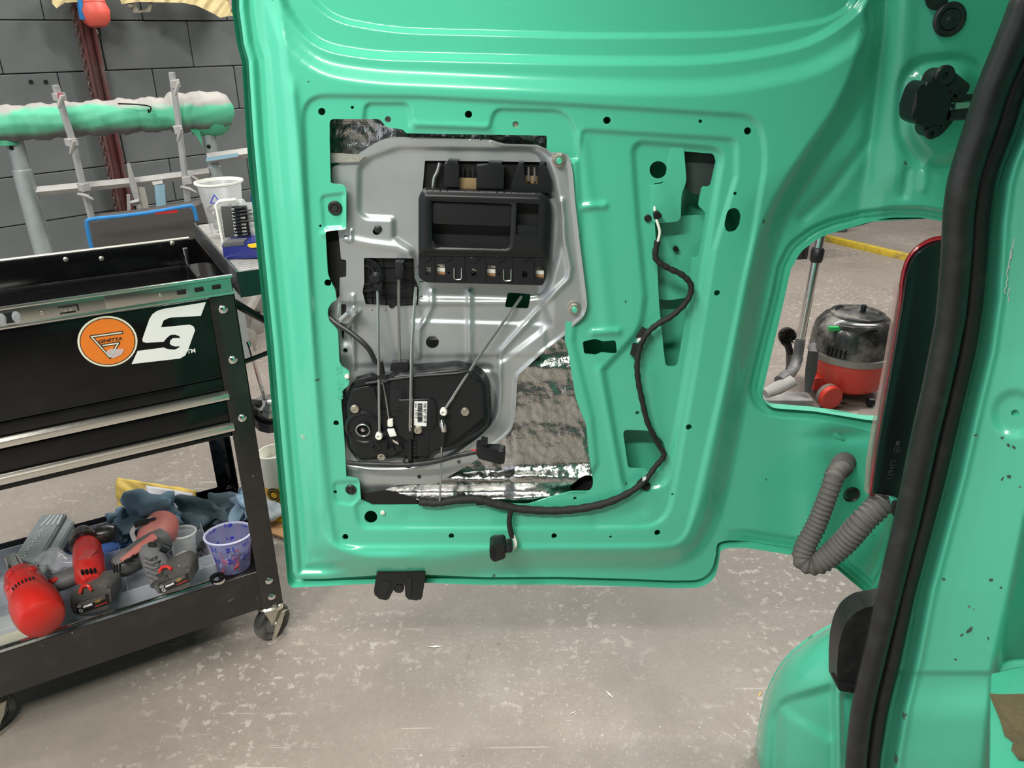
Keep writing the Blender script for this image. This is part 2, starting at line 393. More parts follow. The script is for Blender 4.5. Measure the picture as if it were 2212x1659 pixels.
for ci, z in enumerate([.125+.232*k-.0 for k in range(9)]):
    z0 = 1.292-.232*5+.116+.232*(ci); 
    for k in range(-3, 8):
        u = .245+.47*k+(.235 if (ci % 2 == 1) else 0)+.235
        if first: o = blockme; first = False
        else: o = blockme.copy(); COL.objects.link(o); o.parent = wl
        o.matrix_parent_inverse = Matrix.Identity(4)
        o.matrix_basis = Matrix.Translation(V(WP(u, random.uniform(-.002, .002), z0))) @ MW
bm = B(); box(bm, (3, 10.2, 1.8), (12, .2, 3.6)); wb = fin('wall_back', bm, mat('far_wall_paint', (.35, .35, .34), .7, var=.1)); tag(wb, 'plain pale grey wall at the far end of the workshop', kind='structure')
rm_ = mat('dark_roof_sheet', (.16, .16, .16), .8); wm_ = mat('grey_wall_paint', (.10, .10, .10), .8)
bm = B(); box(bm, (0, 2.1, 4.35), (16, 16.4, .1)); tag(fin('ceiling', bm, rm_), 'dark workshop roof sheeting above the strip lights', kind='structure')
bm = B(); box(bm, (8.05, 2.1, 2.1), (.1, 16.4, 4.4)); tag(fin('wall_right', bm, wm_), 'plain grey workshop wall beyond the van', kind='structure')
bm = B(); box(bm, (2.5, -6.05, 2.1), (11, .1, 4.4)); tag(fin('wall_front', bm, wm_), 'plain grey workshop wall behind the van', kind='structure')
# yellow edged strip across the floor beyond the vacuum
a, b_ = Z3(1700, 502, 0), Z3(2080, 592, 0); d = (b_-a)/np.linalg.norm(b_-a); pn = np.array([-d[1], d[0], 0])
Ms = Matrix(((d[0], pn[0], 0, a[0]), (d[1], pn[1], 0, a[1]), (0, 0, 1, 0), (0, 0, 0, 1))); L_ = np.linalg.norm(b_-a)
bm = B(); box(bm, (L_/2, .02, .018), (L_, .05, .05), Ms, .006); st = fin('trim_1', bm, mat('yellow_floor_edge', (.50, .36, .03), .6, dirt=(.10, .09, .08), dscale=7, damt=1., var=.35, vscale=40), None); tag(st, 'worn yellow painted edge strip along the floor step', kind='structure')
bm = B(); box(bm, (L_/2, 1.545, .018), (L_*1.6, 3., .03), Ms); st = fin('floor_step', bm, floor_m, fl, label='slightly raised concrete slab behind the yellow edge')
# ------------------------------------------------------------------ the open rear door of the van
YD = 1.226
O2 = [(505,-240),(515,-60),(517,20),(527,95),(537,130),(548,300),(560,430),(577,600),(592,750),(604,900),(613,1000),(624,1120),(633,1235),(640,1250,8),(700,1250),(810,1243),(905,1241),(1050,1247),(1200,1246),(1350,1250),(1450,1254),(1512,1253,18),(1538,1232,18),(1546,1200),(1549,1172,10),(1570,1167,8),(1610,1168),(1660,1176),(1720,1185),(1800,1213),(1850,1255),(1892,1293),(1925,1230),(1960,1100),(1998,980),(2010,905),(1960,905),(1890,906),(1860,898),(1800,886),(1750,880),(1700,878),(1662,873,8),(1646,860,8),(1642,840),(1648,810),(1660,760),(1675,700),(1690,640),(1702,580),(1722,540,12),(1765,508,20),(1800,494),(1870,477),(1930,470),(1990,470),(2060,482),(2095,480),(2110,400),(2150,270),(2200,100),(2260,-60),(2340,-240)]
DOOR = fil(O2, 4)
A_ = fil([(548,-300),(585,50),(608,300),(632,600),(655,900),(672,1100),(690,1205,50),(770,1236,50),(900,1236,60),(1000,1222,60),(1090,1209,60),(1250,1207),(1420,1207,40),(1492,1190,80),(1535,1110,80),(1560,1000),(1600,800),(1632,620),(1668,480,60),(1740,360,80),(1835,230,80),(1885,90,80),(1915,-300)])
B1 = fil([(655,207,50),(900,210),(1250,228),(1640,252,55),(1655,340,40),(1625,520),(1560,830),(1500,1090),(1478,1178,70),(1250,1180),(705,1180,45),(693,1000),(675,700),(660,400)])
B2 = fil([(1258,282,14),(1590,302,18),(1590,380),(1560,480),(1542,540),(1500,800),(1462,1020),(1440,1137,60),(1100,1140),(776,1140,30),(768,1090,10),(800,1070),(1262,1060),(1290,1000),(1280,900),(1240,740),(1255,500),(1248,340)])
C1 = fil([(790,224,14),(882,224,14),(892,272,10),(1058,278,10),(1068,236,18),(1220,240,40),(1247,290,20),(1252,345,10),(1190,350),(1180,400),(900,400),(720,380),(740,262),(786,262)])
C2 = fil([(694,424,10),(742,418),(742,490),(700,492,8)])
C3 = fil([(720,1042,12),(775,1040),(775,1078,10),(760,1090),(725,1085,12)])
E0 = fil([(1366,306,30),(1562,322,30),(1530,520,30),(1495,740),(1440,1050,30),(1350,1062,30),(1338,1000),(1303,800),(1385,712,30),(1394,640),(1378,480)])
W1 = fil([(600,-300),(655,-20,60),(720,42,90),(850,66,80),(1300,78,100),(1600,74,150),(1790,44,60),(1845,8,30),(1850,-300)])
W2 = fil([(560,-300),(610,10,80),(680,98,90),(800,120,90),(1300,132,100),(1560,130,150),(1760,92,120),(1880,0,60),(1910,-300)])
W3_ = fil([(540,-300),(600,60,100),(680,146,70),(800,166,90),(1300,188,100),(1560,190,150),(1760,150,120),(1870,80,60),(1925,-20),(1940,-300)])
def doorw(P):
    x, y = P[:, 0], P[:, 1]
    w = -.046+.040*ss(.5-sdist(P, A_)/60)
    w += .006*np.exp(-((sdist(P, A_)+34)/10)**2)*ss((950-x)/100)*ss((y-150)/60)
    s0 = sdist(P, DOOR)
    # left flange: groove and round bead beside the outer edge
    left = np.clip((760-x)/40, 0, 1)*np.clip(1.2-(x-500)/400, 0, 1)
    w += left*(-.006*np.exp(-((s0+22)/7)**2)+.005*np.exp(-((s0+8)/6)**2)+.004*np.exp(-((s0+36)/8)**2))
    # lamp cut-out and hinge arm: flange lips parallel to the edge
    arm = ss((x-1560)/80)
    w += arm*(-.010*ss((s0+26)/9)-.006*ss((s0+12)/5))
    w += arm*.035*ss((x-1850)/230)+arm*.012*np.exp(-((x-1770)/50)**2)*ss((y-880)/60)
    w -= arm*.018*ss((s0+170)/150)*ss((620-y)/200)*(1-ss((x-1850)/60))
    # channel under the window opening
    w -= .012*step_in(P, W1, 12)+.016*step_in(P, W2, 22)+.012*step_in(P, W3_, 46)
    # trim recess, its inner well, pockets
    w -= .0055*step_in(P, B1, 15)+.0055*step_in(P, B2, 15)
    w -= .0055*step_in(P, C1, 12)*(1-step_in(P, B2, 12))+.004*step_in(P, C2, 9)+.004*step_in(P, C3, 9)
    w -= .0075*step_in(P, E0, 17)
    # swaged beads
    w += .0035*ridge(P, [(1258,300),(1268,400),(1276,440)], 20)+.005*ridge(P, [(1262,447),(1305,444)], 12)
    w += .0028*ridge(P, [(1285,470),(1300,600),(1312,705)], 26)+.005*ridge(P, [(1282,718),(1334,716)], 12)
    w += .003*ridge(P, [(1296,800),(1308,860),(1335,1000),(1345,1070)], 14)+.003*ridge(P, [(1400,810),(1412,900),(1420,940)], 26)
    w += .0025*ridge(P, [(895,274),(1056,279)], 14)+.003*ridge(P, [(700,505),(745,500)], 10)
    w -= .004*ridge(P, [(1380,1100),(1340,1112),(1290,1120)], 30)+.003*ridge(P, [(885,1112),(1100,1108)], 30)
    # hinge stop seat, embossing below it, vertical folds of the hinge arm
    c = sdist(P, fil([(1975,160,40),(2090,150,30),(2120,300,30),(2030,352,60),(1965,300,40)]))
    w += .010*ss(.5-c/26)-.007*np.exp(-((c-24)/12)**2)
    w += .008*np.exp(-((x-1945+(y-200)*.06)/26)**2)*ss((430-y)/60)-.008*np.exp(-((x-1893+(y-200)*.13)/16)**2)*ss((440-y)/80)
    w -= .006*ridge(P, [(1905,-60),(1900,140),(1880,300),(1790,420),(1735,470)], 20)
    w += .004*ridge(P, [(2000,355),(1996,405)], 16)-.004*ridge(P, [(1960,370),(1952,420)], 14)
    w += .006*ridge(P, [(1980,1080),(1915,1260)], 26)-.006*ridge(P, [(1950,1080),(1885,1240)], 20)
    w -= .010*np.exp(-(((x-1818)/60)**2+((y-942)/16)**2))
    # gentle crown of the pressing
    w += .004*np.sin(x/330)*np.sin(y/410)
    return w
def DY(P): return YD-doorw(P)
def dw(x, y): return float(doorw(np.array([[float(x), float(y)]]))[0])
def D(x, y, w=None, off=0.):
    return PY(float(x), float(y), YD-(dw(x, y) if w is None else w)-off)
M1 = fil([(712,257,10),(822,257,5),(833,274,6),(870,280),(878,288),(1181,293,4),(1181,326),(1212,350),(1222,420),(1234,600),(1222,700),(1220,735),(1228,765),(1237,820),(1244,860),(1255,892,10),(1266,915,10),(1272,980),(1282,1045,12),(1276,1062,10),(1235,1062,10),(1190,1074),(1140,1090,8),(1060,1088),(960,1090),(850,1092),(805,1092),(780,1080),(776,1036,4),(748,1030),(744,950),(737,865,4),(740,843,6),(754,832,5),(755,803,5),(738,792,4),(733,780),(730,712,8),(712,694,14),(706,672,14),(716,654,10),(727,648),(724,625,8),(714,608,8),(708,590,4),(703,500,6),(748,495,4),(748,408,8),(742,400,4),(714,396,5),(712,300)])
H_AP = fil([(1477,327,4),(1542,332,18),(1546,350),(1534,404,8),(1516,402,8),(1508,445,6),(1524,458,6),(1522,480),(1509,557,8),(1495,556,4),(1490,610),(1484,650),(1480,690),(1466,775),(1462,792,8),(1438,792,10),(1434,760),(1424,660),(1418,540),(1412,440),(1411,396,6),(1436,393,12),(1450,372),(1455,345),(1460,329,8)])
H_F = fil([(1345,928,12),(1400,930,10),(1432,950,12),(1438,975),(1432,1020,12),(1402,1022,6),(1396,1014),(1357,1012,8)])
H_G = fil([(1258,738,6),(1285,732),(1302,737),(1330,735,6),(1333,765,6),(1300,762),(1287,767),(1262,765,6)])
CH = [(695,241,8),(761,232,3.6),(838,258,7),(1012,247,8),(1114,269,7),(1311,260,8),(1513,262,4),(1615,283,8),(1588,418,4),(1549,633,6.5),(1488,923,6.5),(1453,1068,3),(1420,1151,6.5),(1319,1160,3),(1197,1158,6),(975,1158,6),(746,1160,6.5),(801,1117,14),(726,914,6),(1377,892,4.5),(1242,1077,4),(708,611,7.5),(692,488,3),(1422,367,19),(745,755,4),(724,1063,4)]
HOLES = [M1, H_AP, H_F, H_G, fil([(1572,452,10),(1592,448,10),(1601,465,8),(1598,485),(1590,500,12),(1570,502,12),(1564,485,8)])]+[circ(x, y, r, n=18 if r > 5 else 10) for x, y, r in CH]
door = thing('van_rear_door', PY(1090., 1250., YD), 'open green van rear door stripped of its trim, latch and foil exposed', 'door')
sheet('inner_panel', DOOR, HOLES, DY, 3.6, paint, door, rim=.0035)
# outer skin closing the door from behind (its painted inside shows through the openings)
SK = fil([(498,-240),(508,-60),(510,20),(521,95),(531,132),(541,300),(552,430),(569,600),(584,750),(596,900),(605,1000),(616,1120),(627,1245),(634,1256,8),(810,1247),(905,1245),(1050,1250),(1200,1249),(1350,1253),(1450,1257),(1512,1256,22),(1540,1236,18),(1548,1200),(1551,1175,10),(1572,1170,8),(1610,1171),(1660,1179),(1720,1188),(1800,1216),(1850,1258),(1885,1290),(1925,1230),(1960,1100),(1998,980),(2010,905),(1960,903),(1860,896),(1750,878),(1662,871,8),(1644,858,8),(1640,840),(1658,760),(1686,640),(1700,575),(1722,536,12),(1765,504,20),(1870,473),(1990,466),(2060,478),(2095,478),(2110,400),(2150,270),(2200,100),(2260,-60),(2340,-240)])
def skY(P):
    x, y = P[:, 0], P[:, 1]
    return YD+.082-.02*ss((x-1850)/230)-.014*ss(1-(-sdist(P, SK))/26)+.006*np.sin(y/260)
sheet('outer_skin', SK, [], skY, 14, paint_in, door, rim=-.02)
# edge wall joining inner panel and outer skin
bm = B(); lo = resample(DOOR, 12); lo2 = lo[::1]
P1 = PY(lo2[:, 0], lo2[:, 1], DY(lo2)+.001); cenr = np.array([1200., 700.]); P2 = P1.copy(); P2[:, 1] = YD+.062-.02*ss((lo2[:, 0]-1850)/230)
n = len(lo2); a = [bm.verts.new(V(p)) for p in P1]; b_ = [bm.verts.new(V(p)) for p in P2]
for i in range(n):
    if lo2[i][1] > -230: bm.faces.new((a[i], a[(i+1) % n], b_[(i+1) % n], b_[i]))
fin('hem_flange', bm, paint_dirty, door)
# reinforcing brackets seen through the tall aperture
bm = B(); slab(bm, fil([(1448,318),(1478,318),(1483,392,10),(1472,420,8),(1470,478,10),(1424,482,8),(1408,480),(1406,400),(1436,396,10)]), YD+.026, .004, .001); fin('reinforcement_bracket', bm, paint_in, door)
bm = B(); slab(bm, fil([(1400,470),(1560,462,8),(1535,610,20),(1500,640,30),(1440,650,30),(1400,640)]), YD+.058, .003, .001); fin('reinforcement_bracket', bm, paint_in, door)
bm = B(); slab(bm, fil([(1478,320),(1560,320),(1550,420),(1500,420,10),(1482,405,10)]), YD+.05, .003, .001); fin('backing_plate', bm, primer, door)
# silver foil sound deadening behind the carrier plate
FO = fil([(690,235),(1200,262),(1215,330),(1250,620),(1262,760),(1290,940),(1296,1062),(1268,1066,14),(1236,1064,10),(1205,1082),(1150,1096),(1060,1100),(790,1104),(735,1080),(690,640)])
def foY(P):
    x, y = P[:, 0], P[:, 1]; k = ss((x-1085)/30)*ss((y-760)/40)
    w = .010*wrinkle(P, .025, 3)+.006*wrinkle(P, .075, 9)+.0022*wrinkle(P, .2, 17)+.012*np.exp(-((y-1080)/60)**2)*np.sin(y/6.5+.6*np.sin(x/60)+x/90)*.35+.010*np.exp(-((y-1036-(x-1150)*.02)/14)**2)-.008*np.exp(-((y-1062)/10)**2)+.006*np.exp(-((y-1078)/9)**2)
    w += .004*np.abs(np.sin((y-735)/28.))*k
    return np.maximum(YD+.056-w-.010*ss((y-990)/60)-.010*k, YD+.036-.008*ss((y-1000)/40)-.006*k)
sheet('foil_lining', FO, [fil([(1090,622),(1160,624),(1158,678),(1084,676)]), fil([(1228,1052,8),(1262,1026,8),(1300,1030),(1300,1056,8),(1240,1064,6)])], foY, 4, foil, door, label='crumpled silver foil sound deadening')
bm = B(); slab(bm, fil([(1226,1030),(1290,1020),(1310,1070,10),(1240,1070,10)]), YD+.05, .004); slab(bm, fil([(770,1070),(830,1060,8),(900,1078,10),(905,1100),(780,1098)]), YD+.02, .004); slab(bm, fil([(692,480),(760,480),(740,760),(690,700)]), YD+.030, .004); fin('felt_and_gap_pad', bm, blackfoil, door, kind='stuff')  # felt in two lower corners; third slab blackens the gap beside the plate
bm = B(); slab(bm, fil([(712,330),(790,335),(775,350),(712,352)]), YD+.020, .002); fin('mesh_tape', bm, mat('woven_silver_tape', (.5, .5, .45), .4, metal=.7, bump=1., bscale=900), door)
# galvanised carrier plate
CP = fil([(716,362,6),(748,346),(772,334),(800,315,10),(822,303,10),(842,297,12),(862,296,10),(960,298),(1060,302),(1090,311,8),(1160,313),(1182,322,12),(1190,330),(1214,329,10),(1229,336,10),(1237,370,10),(1243,440),(1252,520),(1262,600),(1269,660,10),(1262,684,14),(1240,703,8),(1220,725),(1180,755,20),(1118,812,10),(1117,830),(1113,900,10),(1105,930,12),(1090,945,12),(1020,1000),(960,1035,16),(942,1046,12),(870,1046,20),(836,1054,16),(812,1072,12),(800,1080,10),(776,1078),(740,1078),(716,1040),(716,760),(700,700),(696,660),(722,650),(733,640),(734,600),(748,598,2),(748,562,3),(737,560),(731,505),(730,470),(716,420)])
Q1 = fil([(777,360,12),(800,342,8),(862,320,14),(1160,324,26),(1196,380,16),(1212,470),(1204,560),(1178,640,50),(1120,650),(905,645,8),(903,600),(893,540,30),(862,520,10),(851,512),(850,472,7),(790,470,16),(775,455,10)])
Q2 = fil([(735,655),(890,660),(1170,655),(1190,700),(1078,785),(1072,800),(740,790),(735,700)])
Q3 = fil([(890,692,8),(1178,700,8),(1180,768),(1082,768,8),(905,770,12),(886,730,20)])
Q4 = fil([(740,790),(1060,790,8),(1076,830,10),(1074,895,14),(1045,935,14),(960,992,16),(880,1008,20),(800,1010,20),(745,1000)])
def cpw(P):
    x, y = P[:, 0], P[:, 1]
    w = -.026+.0145*ss((x-1160)/40)*ss((740-y)/60)+.004*ss((x-1100)/60)*ss((y-700)/80)
    w -= .008*step_in(P, Q1, 15)+.006*step_in(P, Q2, 16)-.004*step_in(P, Q3, 14)+.009*step_in(P, Q4, 14)
    for pts, r, h in (([(932,632),(932,662),(918,692),(905,712),(903,772)], 9, .005), ([(1014,632),(1015,775)], 9, .005), ([(1213,435),(1220,520),(1232,580),(1229,602),(1180,652),(1084,758)], 9, .006), ([(1080,768),(1079,860),(1071,905),(1040,938),(985,985)], 8, .004), ([(762,640),(764,795)], 8, .004), ([(757,500),(757,520),(745,516)], 7, .004)):
        w += h*ridge(P, pts, r)
    w += .004*ridge(P, [(760,520),(800,528),(855,535),(880,545)], 14)
    e = sdist(P, CP); w += .0035*ss((e+9)/8)*(x > 1060)
    w += .008*np.exp(-(((x-745)/16)**2+((y-757)/18)**2))+.006*step_in(P, fil([(735,690),(765,660,6),(782,672,6),(752,705,6)]), 7)
    w -= .010*ss((y-1040)/30)*ss((900-x)/60)
    return w
def cpY(P): return YD-cpw(P)
def cw(x, y): return float(cpw(np.array([[float(x), float(y)]]))[0])
CW = [fil([(918,347,3),(1180,350,3),(1184,420),(1176,600,8),(912,606,8),(912,420)]), fil([(786,557,3),(894,558,3),(896,600),(905,622,4),(903,660,3),(866,662),(790,658,3),(783,630,6),(787,610)]), fil([(1097,632,5),(1147,635,5),(1141,667,5),(1090,664,6)]),
      circ(813,500,8), circ(847,661,6.5), circ(934,739,14, n=24), circ(992,998,4.5), circ(906,1030,4.5), circ(746,757,5)]
sheet('carrier_plate', CP, CW, cpY, 3.4, galv, door, rim=.003, label='pressed galvanised steel carrier plate')
def onplate(name, bm, m, label=None, ang=35): return fin(name, bm, m, door, ang, label)
# hex nuts and painted studs
for x, y in ((1207,345), (1240,664)):
    w = cw(x, y); c = D(x, y, w); bm = B(); lathe(bm, c, (0,-1,0), [(0,0),(.0115,0),(.0115,.0015),(.010,.002),(0,.002)], 24); lathe(bm, c, (0,-1,0), [(0,.002),(.0085,.002),(.0085,.008),(.0075,.009),(0,.009)], 6)
    o = fin('hex_nut', bm, zinc, door); bm = B(); lathe(bm, c, (0,-1,0), [(0,.009),(.0045,.009),(.0045,.015),(.004,.016),(0,.016)], 14); fin('stud', bm, paint, o)
# green insides of the little window, pieces behind window two
bm = B(); slab(bm, fil([(780,550),(905,550),(915,622),(910,666),(778,664)]), YD+.036, .003)
for k in range(4): box(bm, D(800+k*30, 610, -.035), (.0015, .006, .1))
for k in range(3): box(bm, D(845, 575+k*32, -.035), (.11, .006, .0015))
lathe(bm, D(790, 592, -.036), (0,-1,0), [(.030,0),(.030,.006),(.026,.006),(.026,.002),(.018,.002),(.018,.006),(.014,.006),(.014,0)], 28); fin('lock_housing', bm, blk, door)
# ------------- interior handle assembly
hs = thing('x', (0,0,0), None, None); ROOTS.pop(); bpy.data.objects.remove(hs)
bm = B(); W_ = -.010
OUTL = fil([(905,430,18),(912,411,16),(1172,418,16),(1190,436,16),(1181,560),(1178,600),(1172,616,10),(1160,615),(918,610),(904,600,12)])
hb = sheet('handle_surround', fil([(904,426,18),(912,410,14),(1174,417,18),(1191,438,18),(1184,545),(1181,556),(904,552)]), [fil([(932,434,6),(1105,441,6),(1101,530,14),(1090,538,10),(945,534,10),(933,520,10)]), fil([(1116,438,4),(1164,441,4),(1161,510,4),(1114,508,4)])],
    lambda P: YD-(-.001+.007*ss(-sdist(P, fil([(904,426,18),(912,410,14),(1174,417,18),(1191,438,18),(1184,556),(904,552)]))/14)-.003*ss((1-np.abs(sdist(P, fil([(932,434,6),(1105,441,6),(1101,538,14),(933,534,12)])))/7))), 3, blk, door, rim=.020, label='black plastic inner handle surround')
bm = B(); slab(bm, fil([(925,428),(1112,434),(1108,545),(926,541)]), YD+.026, .003); fin('handle_pocket', bm, blk2, hb)
bm = B(); slab(bm, fil([(934,436,3),(1104,443,3),(1103,489,3),(934,483,3)]), YD+.002, .012, .002); fin('pull_handle', bm, blk, hb)
bm = B(); slab(bm, fil([(1112,434),(1168,437),(1165,514),(1110,512)]), YD+.018, .003); fin('switch_pocket', bm, blk2, hb)
bm = B(); slab(bm, fil([(1116,486,3),(1162,488,3),(1161,510,2),(1115,508,2)]), YD+.000, .012, .0015); fin('lock_slider', bm, blk, hb)
bm = B(); slab(bm, fil([(1116,511),(1162,513),(1160,516),(1116,514)]), YD-.0045, .003, .0005); fin('slider_lip', bm, blk, hb)
# lower clip strip with windows
ST = fil([(904,552),(1182,556),(1180,600),(1172,617,8),(1160,616),(920,610,6),(904,600,10)])
swin = [fil([(943+d, 570+d*.03),(961+d, 571+d*.03),(961+d, 596+d*.03),(943+d, 595+d*.03)]) for d in (0, 109, 214)]+[fil([(919+d, 577+d*.03),(930+d, 577+d*.03),(930+d, 594+d*.03),(919+d, 594+d*.03)]) for d in (0, 99, 209)]+[circ(970,589,2.4,n=8), circ(1078,592,2.4,n=8)]
stp = sheet('clip_strip', ST, swin, lambda P: YD+.003+0*P[:, 0], 5, blk, hb, rim=.012)
bm = B()
for x in (937, 1002, 1047, 1105, 1152): slab(bm, [(x,556),(x+2,556),(x+2,611),(x,611)], YD+.0015, .002)
for x in (915, 960, 1022, 1075, 1130): slab(bm, [(x,566),(x+16,557),(x+18,558),(x+2,568)], YD+.0012, .002)
fin('rib', bm, blk, hb)
for i, (x, y) in enumerate(((989,579), (1096,582))):
    bm = B(); p = [Y3(x-8, y, YD+.001), Y3(x-8, y+22, YD+.001), Y3(x-4, y+25, YD+.001), Y3(x+5, y+25, YD+.001), Y3(x+8, y+22, YD+.001), Y3(x+8, y, YD+.001)]; tube(bm, p, .0011, 6); fin('spring_clip', bm, steel, hb)
for d in (0, 109, 214):
    bm = B(); slab(bm, [(942+d, 577+d*.03),(962+d, 578+d*.03),(962+d, 587+d*.03),(942+d, 586+d*.03)], YD+.012, .002); fin('foam_block', bm, white, hb)
    bm = B(); slab(bm, [(942+d, 587+d*.03),(962+d, 588+d*.03),(962+d, 598+d*.03),(942+d, 597+d*.03)], YD+.012, .002); fin('foam_block', bm, cardb, hb)
# upper catches
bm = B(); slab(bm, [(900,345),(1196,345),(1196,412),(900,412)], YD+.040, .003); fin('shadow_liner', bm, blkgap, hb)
for pts, w in (([(960,354),(967,353),(968,346),(989,347),(989,356),(992,360),(992,405),(960,404)], -.012), ([(1030,358),(1054,357),(1055,350),(1084,351),(1085,360),(1090,361),(1088,409),(1030,407)], -.012), ([(1104,398,4),(1122,352),(1131,352),(1132,368),(1134,398),(1162,400),(1164,362),(1168,353),(1176,353),(1190,385),(1192,418),(1104,413)], -.009)):
    bm = B(); slab(bm, fil(pts), YD-w, .022, .0012); fin('catch_block', bm, blk, hb)
for pts in ([(992,384),(1029,386),(1029,412),(992,410)], [(1135,380),(1161,381),(1161,402),(1135,400)]):
    bm = B(); slab(bm, pts, YD+.022, .004, .0005); fin('foam_block', bm, mat('brown_foam', (.22, .15, .07), .8, var=.3, vscale=60), hb)
for x0, x1 in ((1140, 1143), (1153, 1156)):
    bm = B(); slab(bm, [(x0, 362),(x1, 362),(x1+1, 392),(x0-1, 392)], YD+.018, .003); fin('spring_clip', bm, steel, hb)
bm = B(); tube(bm, spline([Y3(935,410,YD+.03), Y3(938,385,YD+.03), Y3(945,370,YD+.03), Y3(950,352,YD+.03)], 5), .003, 8); fin('spring_clip', bm, steel, hb)
for x in (999, 1009, 1019): 
    bm = B(); slab(bm, [(x,362),(x+3,362),(x+3,384),(x,384)], YD+.03, .003); fin('rib', bm, blk2, hb)
bm = B(); tube(bm, [Y3(1104,592,YD+.0), Y3(1104,606,YD+.0), Y3(1096,606,YD+.0)], .001, 6); fin('spring_clip', bm, steel, hb)
# ------------- latch unit
LU = fil([(744,872,6),(755,836,6),(776,828),(838,818,6),(848,802,6),(862,797),(884,795,6),(940,790),(985,785,8),(1012,790,12),(1042,805,14),(1058,830,12),(1061,900,8),(1056,922,10),(1036,938),(980,972,12),(942,980,8),(928,1000,8),(905,1004,8),(893,1000),(862,994,8),(830,998,6),(775,1000,10),(750,965,10)])
lu = sheet('latch_unit', LU, [], lambda P: YD-(-.018+.020*ss(-sdist(P, LU)/9)+.006*step_in(P, fil([(845,812,8),(1000,795,16),(1048,830,20),(1048,905,14),(965,968,14),(905,990),(890,960),(845,930),(838,870)]), 7)-.004*step_in(P, circ(1010,905,46,n=24), 8)*0), 3, blk, door, rim=.018, label='black latch unit')
def LY(x, y, off=0): return D(x, y, .008, off)
bm = B(); slab(bm, fil([(843,842,4),(876,841,4),(875,888,4),(842,887,4)]), YD-.010, .006, .002); slab(bm, fil([(860,863)]+[(932,862,6),(942,870,4),(942,922,6),(930,928,4),(885,926)]), YD-.012, .006, .002); slab(bm, fil([(855,848),(870,848),(869,880),(855,880)]), YD-.0115, .004, .001); slab(bm, fil([(893,940),(928,940),(926,985),(890,986)]), YD-.0095, .004, .001); fin('raised_cover', bm, blk, lu)
bm = B(); tube(bm, [Y3(x, y, YD-.010) for x, y in ((790,828),(840,820),(900,812),(985,806),(1012,802),(1030,820))], .0022, 6); tube(bm, [Y3(x, y, YD-.008) for x, y in ((805,836),(820,885),(845,900))], .002, 6); fin('rib', bm, blk, lu)
bm = B(); lathe(bm, D(786,924,.002), (0,-1,0), [(.034,0),(.032,.004),(.028,.005),(.026,.003),(.014,.003),(.0135,.009),(.012,.010),(.010,.009),(.009,.004),(.006,.004),(.0055,.008),(0,.008)], 32); fin('rotor_boss', bm, blk, lu)
bm = B(); lathe(bm, D(786,924,.002), (0,-1,0), [(.0125,.0095),(.0132,.0105),(.0115,.0115),(.0105,.010)], 32); lathe(bm, D(786,924,.002), (0,-1,0), [(0,.009),(.003,.009),(.0035,.0095),(0,.011)], 14); fin('rotor_ring', bm, steel, lu)
def screw(x, y, w, r=.0075, par=None, m=None):
    c = D(x, y, w); bm = B(); lathe(bm, c, (0,-1,0), [(0,.0),(r,0),(r,.0015),(r*.8,.004),(r*.42,.0042),(r*.40,.002),(0,.002)], 16)
    for k in range(3):
        a = math.pi*k/3; box(bm, c+np.array([0,-.0035,0]), (r*1.0, .0012, r*.22), None)
        break
    return fin('screw', bm, m or zinc, par)
for x, y, w in ((767,883,.004), (1005,889,.009), (824,985,.003), (903,928,.012)): screw(x, y, w, .0085, lu)
# lower lever cluster
bm = B()
for pts, t in (([(815,935),(840,935),(842,940),(815,940)], .012), ([(853,965),(868,962),(870,972),(856,978)], .010), ([(880,925,3),(893,925,3),(893,950),(880,948)], .020), ([(884,948),(889,948),(889,996),(880,996)], .016), ([(796,950),(838,950),(836,985),(800,988)], .007)): slab(bm, fil(pts), YD-t, .010, .001)
for k in range(5): slab(bm, fil([(893,955+k*9),(900,955+k*9),(900,959+k*9),(893,959+k*9)]), YD-.012, .006)
lathe(bm, D(812,962,.004), (0,-1,0), [(.009,0),(.009,.006),(.005,.006),(.005,.001),(0,.001)], 16); lathe(bm, D(847,972,.004), (0,-1,0), [(.008,0),(.008,.007),(.004,.007),(0,.007)], 16); lathe(bm, D(882,998,.002), (0,-1,0), [(.010,0),(.010,.006),(.006,.010),(0,.010)], 16)
fin('lever', bm, blk, lu)
bm = B(); slab(bm, fil([(836,928,2),(851,926,2),(857,942),(842,944,2)]), YD-.016, .003, .0006); fin('lever_tab', bm, paper_w, lu)
bm = B(); slab(bm, fil([(837,908,2),(848,908,2),(849,922,2),(837,922,2)]), YD-.020, .008, .0015); fin('rod_clip', bm, white, lu)
bm = B(); slab(bm, fil([(846,948),(860,955,2),(862,962,2),(850,956)]), YD-.015, .003, .0006); fin('lever_tab', bm, chrome, lu)
# top connectors of the latch unit
bm = B(); slab(bm, fil([(766,822,2),(800,812),(812,818),(812,830),(768,836)]), YD-.004, .016, .002); slab(bm, fil([(845,784,2),(880,782,2),(884,800),(842,802)]), YD+.0, .014, .002); slab(bm, fil([(813,782),(825,782),(830,812),(815,814)]), YD-.012, .010, .002); slab(bm, fil([(815,811),(838,809),(837,818),(816,820)]), YD-.015, .010, .001); fin('connector_block', bm, blk, lu)
